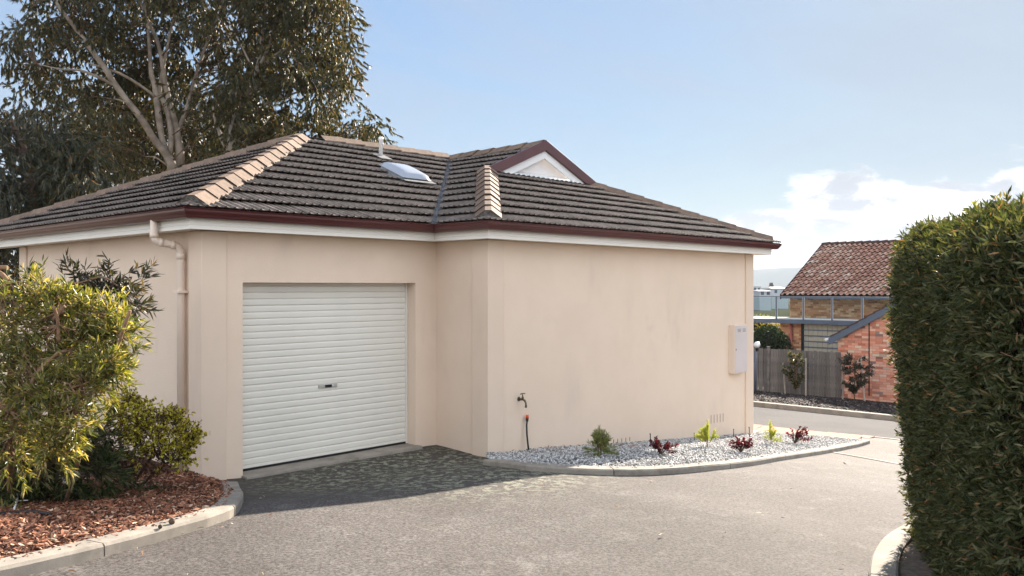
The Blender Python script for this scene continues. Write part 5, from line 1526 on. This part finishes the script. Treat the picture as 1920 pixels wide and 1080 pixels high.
for x, z, l_ in vis_j:
    o = bpy.data.objects.new('brick', bm_full if l_ > .2 else bm_half); link(o, br); o.location = (x, random.uniform(-.003, .003), z)
m = MB()
for x, z, l_ in rest_j: m.box(x, x + l_, -.004, .05, z, z + BH)
bk = MB()
o = m.build('bricks', ramp_material('clinker_brick_rest', [(0, (.23, .115, .086)), (.08, (.46, .16, .10)), (.35, (.62, .265, .17)), (.6, (.69, .345, .24)), (.85, (.71, .44, .32)), (.95, (.67, .51, .37)), (1, (.23, .15, .14))], .9, src='island', bump=.4, bscale=60), br); o['kind'] = 'stuff'
# side wall bricks are in shade and edge on: left as the rendered core
xb = gb0 - ab_at_plane(1630, WALL_A)[0]
m = MB(); m.box(xb - .014, xb + .014, -.03, -.006, .35, gtop(xb) - .12); m.build('control_joint', M['dark'], br)
# roof sheets, barge, tiles along the verge
def sl_pt(x, y, dz=0): return (x, y, gtop(x) + dz)
ov = .22
m = MB()
for sd in (0, 1):
    x0, x1 = (-ov, GWd / 2) if sd == 0 else (GWd / 2, GWd + ov)
    gt = lambda x: gl_z + slope_g * (x if sd == 0 else GWd - x)
    m.add([(x0, -.16, gt(x0) + .03), (x1, -.16, gt(x1) + .03), (x1, dp_ + .1, gt(x1) + .03), (x0, dp_ + .1, gt(x0) + .03)], [(0, 1, 2, 3)])
rf = m.build('roof', M['underlay'], br)
for sd in (0, 1):
    m = MB()
    gt = lambda x: gl_z + slope_g * (x if sd == 0 else GWd - x)
    x0, x1 = (-ov - .05, GWd / 2) if sd == 0 else (GWd / 2, GWd + ov + .05)
    lo_, hi_ = -.20, .035
    vs = [(x0, -.17, gt(x0) + lo_), (x1, -.17, gt(x1) + lo_), (x1, -.17, gt(x1) + hi_), (x0, -.17, gt(x0) + hi_), (x0, -.135, gt(x0) + lo_), (x1, -.135, gt(x1) + lo_), (x1, -.135, gt(x1) + hi_), (x0, -.135, gt(x0) + hi_)]
    m.add(vs, [(0, 1, 2, 3), (4, 7, 6, 5), (0, 4, 5, 1), (3, 2, 6, 7), (0, 3, 7, 4), (1, 5, 6, 2)]); m.build('bargeboard', M['slate'], br)
cs_ = 1 / math.sqrt(1 + slope_g ** 2)
vm = MB(); vm.box(0, .42, 0, .30, .0, .045); vt = vm.mesh('verge_tile', M['browntile'])
for sd in (0, 1):
    for k in range(23):
        o = bpy.data.objects.new('verge_tile', vt); link(o, rf)
        x = (-ov + .02 + k * .345 * cs_) if sd == 0 else (GWd + ov - .02 - k * .345 * cs_)
        zz = gl_z + slope_g * (x if sd == 0 else GWd - x) + .05
        if sd == 0: o.location = (x, -.175, zz); o.rotation_euler = (0, -math.atan(slope_g) + .09, 0)
        else: o.location = (x, .125, zz); o.rotation_euler = (0, -math.atan(slope_g) + .09, math.pi)
m = MB()
for sd in (0, 1):
    for k in range(23):
        x = (-ov + .02 + k * .345 * cs_) if sd == 0 else (GWd + ov - .02 - k * .345 * cs_)
        s_ = 1 if sd == 0 else -1
        x1 = x + s_ * .40 * cs_
        g_ = lambda q: gl_z + slope_g * (q if sd == 0 else GWd - q)
        m.add([(x, .13, g_(x) + .095), (x1, .13, g_(x1) + .055), (x1, dp_ + .1, g_(x1) + .055), (x, dp_ + .1, g_(x) + .095), (x, .13, g_(x) + .05), (x, dp_ + .1, g_(x) + .05)], [(0, 1, 2, 3), (0, 3, 5, 4)])
o = m.build('roof_tiles', M['browntile'], rf); o['kind'] = 'stuff'
gx = gb0 - ab_at_plane(1672, WALL_A)[0]
m = MB(); m.tube([(-ov - .09, -.30, gl_z - slope_g * ov - .03), (-ov - .09, dp_, gl_z - slope_g * ov - .03)], .045, 10); m.build('gutter', M['whitepaint'], br)

# --- two storey house with the red roof and the glass railed deck
DK_A = FENCE_A + 4.1
b_l, _ = ab_at_plane(1395, DK_A)
dz_rail = z_at(1500, 555.5, DK_A)[1]; dz_top = z_at(1500, 599.5, DK_A)[1]; dz_bot = z_at(1500, 607, DK_A)[1]
HX0 = b_l + 1.0                                   # b of the left end of the deck
hz0 = float(ground(DK_A + 1, 6)) - .1
rh = thing('house', W(DK_A, HX0, hz0), 'two storey brick house with weathered terracotta roof and a glass railed deck across the lane', 'house', None, ROT_ACROSS)
def X(px, a=DK_A): return HX0 - ab_at_plane(px, a)[0]
def Zr(z): return z - hz0
DW = X(1760)
deck = empty('deck', (0, 0, 0)); deck.parent = rh
m = MB(); m.box(0, DW, .06, 2.6, Zr(dz_top) - .06, Zr(dz_top)); m.build('deck_floor', M['deck'], deck)
m = MB(); m.box(-.02, DW, -.01, .05, Zr(dz_bot), Zr(dz_top) + .004); m.box(-.02, .04, .05, 2.6, Zr(dz_bot), Zr(dz_top) + .003); m.build('edge_beam', M['slate'], deck)
m = MB(); m.box(-.02, DW, -.005, .055, Zr(dz_rail) - .035, Zr(dz_rail)); m.box(0, .05, .06, 2.6, Zr(dz_rail) - .034, Zr(dz_rail) - .002); m.build('handrail', M['slate'], deck)
posts = [X(p) for p in (1408, 1455.3, 1506, 1559.8, 1616.5, 1676, 1738)]
for x in posts:
    m = MB(); m.box(x - .028, x + .028, -.004, .052, Zr(dz_top) - .05, Zr(dz_rail) - .036); m.build('post', M['slate'], deck)
xs = [0.03] + posts
for x0, x1 in zip(xs[:-1], xs[1:]):
    m = MB(); m.box(x0 + .045, x1 - .045, .018, .030, Zr(dz_top) + .06, Zr(dz_rail) - .05); m.build('glass_panel', M['glass'], deck)
    m = MB(); m.box(x0 + .03, x1 - .03, .012, .036, Zr(dz_top) + .035, Zr(dz_top) + .058); m.box(x0 + .030, x0 + .042, .012, .036, Zr(dz_top) + .058, Zr(dz_rail) - .04); m.box(x1 - .042, x1 - .030, .012, .036, Zr(dz_top) + .058, Zr(dz_rail) - .04); m.build('glass_channel', M['whitepaint'], deck)
for y in (.75, 1.45, 2.15, 2.6):
    m = MB(); m.box(.004, .054, y - .028, y + .028, Zr(dz_top), Zr(dz_rail) - .036); m.build('post', M['slate'], deck)
for y0, y1 in ((.06, .75), (.75, 1.45), (1.45, 2.15), (2.15, 2.6)):
    m = MB(); m.box(.022, .034, y0 + .04, y1 - .04, Zr(dz_top) + .06, Zr(dz_rail) - .05); m.build('glass_panel', M['glass'], deck)
# upper wall
UW_A = DK_A + 2.6
ux0 = X(1481, UW_A)
m = MB(); m.box(ux0 + .02, DW + 3, 2.62, 6, Zr(dz_top) - 3, Zr(dz_rail) + .25); m.build('wall', M['mortarwall'], rh)
m = MB()
r_ = 0
z = Zr(dz_top)
while z < Zr(dz_rail) + .2:
    x = ux0 - (.12 if r_ % 2 else 0)
    while x < DW:
        if x + .23 > ux0: m.box(max(x, ux0), x + .23, 2.600, 2.66, z, z + .076)
        x += .24
    z += .086; r_ += 1
o = m.build('bricks', M['brick_is'], rh); o['kind'] = 'stuff'
m = MB(); m.box(X(1560, UW_A), X(1615, UW_A), 2.56, 2.612, Zr(dz_top) + .40, Zr(dz_rail) - .04); 
# lower storey: brick piers, downpipe, slatted screen
lx0 = X(1462, DK_A + .25)
m = MB(); m.box(lx0 + .01, DW, .31, .8, -.3, Zr(dz_bot)); m.build('wall', M['mortarwall'], rh)
m = MB(); z = -.2; r_ = 0
while z < Zr(dz_bot) - .08:
    x = lx0 - (.12 if r_ % 2 else 0)
    while x < X(1504, DK_A + .25) - .02:
        if x + .23 > lx0: m.box(max(x, lx0), min(x + .23, X(1504, DK_A + .25)), .292, .36, z, z + .076)
        x += .24
    z += .086; r_ += 1
o = m.build('bricks', M['brick_is'], rh); o['kind'] = 'stuff'
xd = X(1482, DK_A + .15)
m = MB(); m.tube([(xd, .22, -.2), (xd, .22, Zr(dz_bot) - .02)], .055, 10); m.build('downpipe', M['reddown'], rh)
scr = empty('timber_screen', (0, 0, 0)); scr.parent = rh
sx0, sx1 = X(1505, DK_A + .2), X(1600, DK_A + .2)
m = MB(); m.box(sx0 - .05, sx0 + .02, .16, .30, -.2, Zr(dz_bot)); m.build('screen_post', M['dark'], scr)
nb = int((sx1 - sx0) / .20)
bmesh_ = MB().box(.006, .194, .24, .262, -.2, Zr(dz_bot) - .03).mesh('screen_board', M['screen'])
for i in range(nb):
    o = bpy.data.objects.new('screen_board', bmesh_); link(o, scr); o.location = (sx0 + .03 + i * .20, .006 * (i % 2), 0)
zz = Zr(dz_bot) - .28
while zz > 0:
    m = MB(); m.box(sx0 + .02, sx1, .215, .236, zz, zz + .045); m.build('screen_rail', M['slate'], scr); zz -= .235
# roof: slope towards the lane laid in courses of S tiles
EV_A = DK_A + 2.15
eb, ez = z_at(1462, 554.5, EV_A)
tb, tz_ = z_at(1545, 461, EV_A + 4.3)
rp = (tz_ - ez) / 4.3
ex0 = HX0 - (eb + tb) / 2
y0_ = EV_A - DK_A
RX1 = DW + 3.5
csr = 1 / math.sqrt(1 + rp * rp)
m = MB()
m.add([(ex0, y0_, Zr(ez) - .03), (RX1, y0_, Zr(ez) - .03), (RX1, y0_ + 4.3, Zr(tz_) - .03), (ex0, y0_ + 4.3, Zr(tz_) - .03), (RX1, y0_ + 8.6, Zr(ez) - .03), (ex0, y0_ + 8.6, Zr(ez) - .03)], [(0, 1, 2, 3), (3, 2, 4, 5), (0, 3, 5)])
rroof = m.build('roof', M['underlay'], rh)
Vt, Ft = [], []
rows = int(4.3 / csr / .33)
tw = .24
prof_s = [(0, .0), (.05, -.012), (.10, .008), (.15, .06), (.20, .066), (.236, .01)]
for r_ in range(rows + 1):
    for c in range(int((RX1 - ex0) / tw)):
        x = ex0 + c * tw + random.uniform(-.004, .004); lift = random.uniform(-.005, .008); b0 = len(Vt); sk_ = random.uniform(-.01, .01)
        ya = y0_ - .05 + r_ * .33 * csr; za = Zr(ez) + (ya - y0_) * rp
        yb = ya + .40 * csr; zb_ = Zr(ez) + (yb - y0_) * rp
        k = len(prof_s)
        for px_, h in prof_s: Vt.append((x + px_, ya + sk_, za + .105 + h + lift))
        for px_, h in prof_s: Vt.append((x + px_, yb + sk_, zb_ + .010 + h + lift))
        for px_, h in prof_s: Vt.append((x + px_, ya + sk_ + .012, za + .080 + h + lift))
        for i in range(k - 1): Ft.append((b0 + i, b0 + i + 1, b0 + k + i + 1, b0 + k + i)); Ft.append((b0 + 2 * k + i, b0 + 2 * k + i + 1, b0 + i + 1, b0 + i))
np_mesh('roof_tiles', np.array(Vt), np.array(Ft), M['redtile'], rroof, kind='stuff')
m = MB(); x = ex0
while x < RX1:
    m.tube([(x, y0_ + 4.3, Zr(tz_) + .05), (x + .40, y0_ + 4.3, Zr(tz_) + .07)], [.105, .125], 10); x += .38
o = m.build('ridge_caps', M['browntile'], rroof); o['kind'] = 'stuff'
m = MB(); 
m.add([(ex0 - .06, y0_ - .05, Zr(ez) - .16), (ex0 - .06, y0_ + 4.3, Zr(tz_) - .16), (ex0 - .06, y0_ + 4.3, Zr(tz_) + .06), (ex0 - .06, y0_ - .05, Zr(ez) + .06), (ex0 - .02, y0_ - .05, Zr(ez) - .16), (ex0 - .02, y0_ + 4.3, Zr(tz_) - .16), (ex0 - .02, y0_ + 4.3, Zr(tz_) + .06), (ex0 - .02, y0_ - .05, Zr(ez) + .06)], [(0, 1, 2, 3), (7, 6, 5, 4), (3, 2, 6, 7), (0, 4, 5, 1)])
m.build('bargeboard', M['browntile'], rroof)
m = MB(); m.box(ex0, RX1, y0_ - .02, y0_ + .5, Zr(ez) - .12, Zr(ez) - .05); m.build('soffit', M['slate'], rroof)

# --- round clipped bush and the yellow one behind, left of the deck house
bb_, bz_ = z_at(1440, 640, FENCE_A + 2.2)
def round_bush(px, py, a, rx, rz_, mat, label, n=2600):
    b, z = z_at(px, py, a); p = W(a, b, float(ground(a, b)))
    t = thing('bush', p, label, 'bush')
    u_ = unit(rng.normal(0, 1, (n, 3))); 
    B = np.array(W(a, b, z)) + u_ * np.array([rx, rx, rz_]) * rng.uniform(.86, 1.02, (n, 1))
    P, Dv = spray_points(B, unit(u_ + rng.normal(0, .5, u_.shape)), .10, 5, (.3, 1.0))
    child_local(leaves('foliage', P, Dv, rng.uniform(.05, .10, len(P)), rng.uniform(.025, .045, len(P)), M[mat], t), t)
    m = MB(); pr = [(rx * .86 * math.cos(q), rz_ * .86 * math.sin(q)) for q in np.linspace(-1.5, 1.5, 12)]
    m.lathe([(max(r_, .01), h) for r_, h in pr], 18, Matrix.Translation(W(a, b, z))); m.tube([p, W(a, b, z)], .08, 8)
    child_local(m.build('dark_core', M['hedgecore'], t), t)  # dark solid core added inside the leaves
round_bush(1440, 668, FENCE_A + 1.6, .86, 1.12, 'bushleaf', 'dark rounded clipped bush behind the paling fence, below the deck', 3200)
round_bush(1425, 640, DK_A + 4.5, 1.5, 1.2, 'yellowleaf', 'bright yellow leaved bush seen under the deck behind the dark rounded bush', 2000)

# --- staked young trees in the garden bed
def young_tree(px, py, d_a, top_py, wpx, mat, label, n=34, lf=(.10, .16), lw_=(.04, .065)):
    a = FENCE_A - d_a; b, _ = ab_at_plane(px, a); z = float(ground(a, b)) + .08; p = Vector(W(a, b, z))
    _, d = ab_at_plane(px, a); zt_ = -(top_py - HORIZON) / EYE_F * d; wd = wpx / EYE_F * d
    t = thing('young_tree', p, label, 'tree')
    h = zt_ - z
    mb = MB(); mb.tube([p, p + Vector((.02, 0, h * .5)), p + Vector((0, 0, h * .92))], [.022, .016, .006], 7)
    B, AXS, l_ = [], [], []
    for i in range(n):
        f_ = .22 + .78 * i / n; th = rng.uniform(0, 6.28)
        r_ = wd * math.sin(math.pi * min(1, .18 + (1 - f_) * 1.05)) * rng.uniform(.5, 1.05)
        b0_ = np.array([0, 0, h * (f_ - .12)]); tip = np.array([r_ * math.cos(th), r_ * math.sin(th) * .8, h * f_])
        B.append(b0_); AXS.append(tip - b0_); l_.append(np.linalg.norm(tip - b0_)); mb.tube([p + Vector(b0_), p + Vector(tip)], [.007, .003], 4, cap=False)
    P, Dv = spray_points(np.array(B) + np.array(tuple(p)), np.array(AXS), np.array(l_), 34, (.5, 1.15), .3)
    child_local(leaves('foliage', P, Dv, rng.uniform(*lf, len(P)), rng.uniform(*lw_, len(P)), M[mat], t, rich=True, droop=.15), t)
    child_local(mb.build('trunk', M['twig'], t), t)
young_tree(1492, 750, .8, 660, 30, 'magnolia', 'glossy leaved young tree between two stakes in front of the paling fence', 34)
young_tree(1602, 762, 1.0, 664, 36, 'darkgloss', 'dark leaved young tree between two stakes in front of the brick garage wall', 30, (.13, .20), (.03, .05))
def stake(px, py, px1, py1, a, label):
    b0_, _ = ab_at_plane(px, a); b1_, z1 = z_at(px1, py1, a)
    m = MB(); z = float(ground(a, b0_)) - .05
    p, q = Vector(W(a, b0_, z)), Vector(W(a, b1_, z1)); x = Vector((.022, 0, 0)); y = Vector((0, .022, 0))
    m.add([p - x - y, p + x - y, p + x + y, p - x + y, q - x - y, q + x - y, q + x + y, q - x + y], [(0, 3, 2, 1), (4, 5, 6, 7), (0, 1, 5, 4), (1, 2, 6, 5), (2, 3, 7, 6), (3, 0, 4, 7)])
    tag(m.build('garden_stake', M['stake']), label, 'stake', 'timber stakes beside the young trees')
stake(1472.5, 751, 1468.5, 680, FENCE_A - .8, 'timber stake left of the glossy leaved young tree')
stake(1511, 752, 1511, 672, FENCE_A - .8, 'timber stake right of the glossy leaved young tree')
stake(1579.5, 762, 1583, 669, FENCE_A - .9, 'thin timber stake left of the dark leaved young tree, at the garage corner')
stake(1622, 768, 1614, 670, FENCE_A - 1.0, 'leaning timber stake right of the dark leaved young tree')

# ================================================================ THE TOWN FAR BELOW
def block(px0, px1, py0, py1, d, dep, label, mat, rows=0, roof=None, name='building', cat='building'):
    p0, p1 = at(px0, py0, d), at(px1, py1, d)
    zb_ = gxy((p0.x + p1.x) / 2, d) - .3
    t = thing(name, ((p0.x + p1.x) / 2, d, zb_), label, cat)
    w_ = (p1.x - p0.x) / 2; h = p0.z - zb_
    m = MB(); m.box(-w_, w_, 0, dep, 0, h); m.build('wall', M[mat], t)
    if roof:
        m = MB(); m.add([(-w_ - .5, -.5, h + .01), (w_ + .5, -.5, h + .01), (w_ + .5, dep + .5, h + .01), (-w_ - .5, dep + .5, h + .01), (-w_ * .7, dep / 2, h + w_ * .22), (w_ * .7, dep / 2, h + w_ * .22)], [(0, 1, 5, 4), (1, 2, 5), (2, 3, 4, 5), (3, 0, 4), (3, 2, 1, 0)]); m.build('roof', M[roof], t)
    vis_h = p0.z - p1.z
    n = max(2, int(w_ * 2 / 3.5))
    for r_ in range(rows):
        for i in range(n):
            x = -w_ + (i + .5) * 2 * w_ / n; z = h - vis_h * (r_ + .45) / max(1, rows) 
            m = MB(); m.box(x - .6, x + .6, -.06, .05, z - .7, z + .7); m.build('window', M['winglass'], t)
block(1412, 1427, 536.5, 549, 420, 14, 'pale flat roofed block on the slope beyond the deck railing', 'paleblock', 1)
block(1447, 1478, 541, 553, 380, 16, 'long low building with grey hipped roof beside the distant pine', 'paleblock', 1, 'greyroof')
block(1424, 1446, 546, 554, 330, 14, 'white low house below the distant pine', 'paleblock', 1, 'greyroof')
block(1412, 1428, 564, 572, 480, 9, 'white cottage seen through the leftmost glass panel', 'paleblock', 0, 'greyroof', 'cottage', 'house')
block(1432, 1452, 566, 574, 430, 9, 'pale cottage seen through glass beside the deck post', 'paleblock', 0, 'greyroof', 'cottage', 'house')
block(1458, 1476, 563, 571, 520, 10, 'grey roofed cottage seen through the second glass panel', 'paleblock', 0, 'greyroof', 'cottage', 'house')
pp = at(1446, 552, 600); pz = gxy(pp.x, pp.y)
pine = thing('pine_tree', (pp.x, pp.y, pz), 'distant dark Norfolk style pine standing over the low buildings', 'tree')
ptop = at(1446, 530, 600).z
Hh = ptop - pz
B, AXS, l_ = [], [], []
for k in range(22):
    f_ = .12 + .88 * k / 22
    for j in range(10):
        th = 6.28 * j / 10 + k; r_ = 4.2 * (1 - f_) + .4
        B.append((0, 0, Hh * f_)); AXS.append((math.cos(th), math.sin(th), .12)); l_.append(r_)
P, Dv = spray_points(np.array(B) + np.array((pp.x, pp.y, pz)), np.array(AXS), np.array(l_), 26, (.3, .9), .1)
child_local(leaves('crown', P, Dv, .9, .26, M['pine'], pine), pine)
m = MB(); m.tube([(pp.x, pp.y, pz), (pp.x, pp.y, ptop - .5)], [.35, .06], 8); child_local(m.build('trunk', M['darkbark'], pine), pine)

GROUPS = {'gum_tree': 'gum trees behind the house', 'strap_leaf_plant': 'tufted plants under the left shrubs', 'conifer': 'feathery conifers planted in the gravel', 'burgundy_shrub': 'dark red shrubs planted in the gravel',
          'young_tree': 'staked young trees in the garden bed', 'cottage': 'cottages on the slope below', 'building': 'low pale buildings on the slope below', 'gum_nut': 'gum nuts on the left kerb', 'fallen_twig': 'fallen twigs on the bark',
          'bush': 'bushes behind the paling fence'}
for o in list(scene.objects):
    k = o.name.split('.')[0]
    if o.parent is None and k in GROUPS and 'group' not in o: o['group'] = GROUPS[k]
# ---- the air between here and the hills
hz_m = bpy.data.materials.new('haze_air'); hz_m.use_nodes = True
hn, hl = hz_m.node_tree.nodes, hz_m.node_tree.links
hn.remove(hn['Principled BSDF'])
pv = hn.new('ShaderNodeVolumePrincipled'); pv.inputs['Color'].default_value = (.78, .87, 1.0, 1); pv.inputs['Density'].default_value = HAZE_DENSITY; pv.inputs['Anisotropy'].default_value = 0.0
hl.new(pv.outputs[0], hn['Material Output'].inputs['Volume'])
if HAZE_DENSITY > 0:
    m = MB(); m.box(-7800, 7800, -7800, 7800, -70, 215)
    hz_o = m.build('haze', hz_m); hz_o['kind'] = 'stuff'
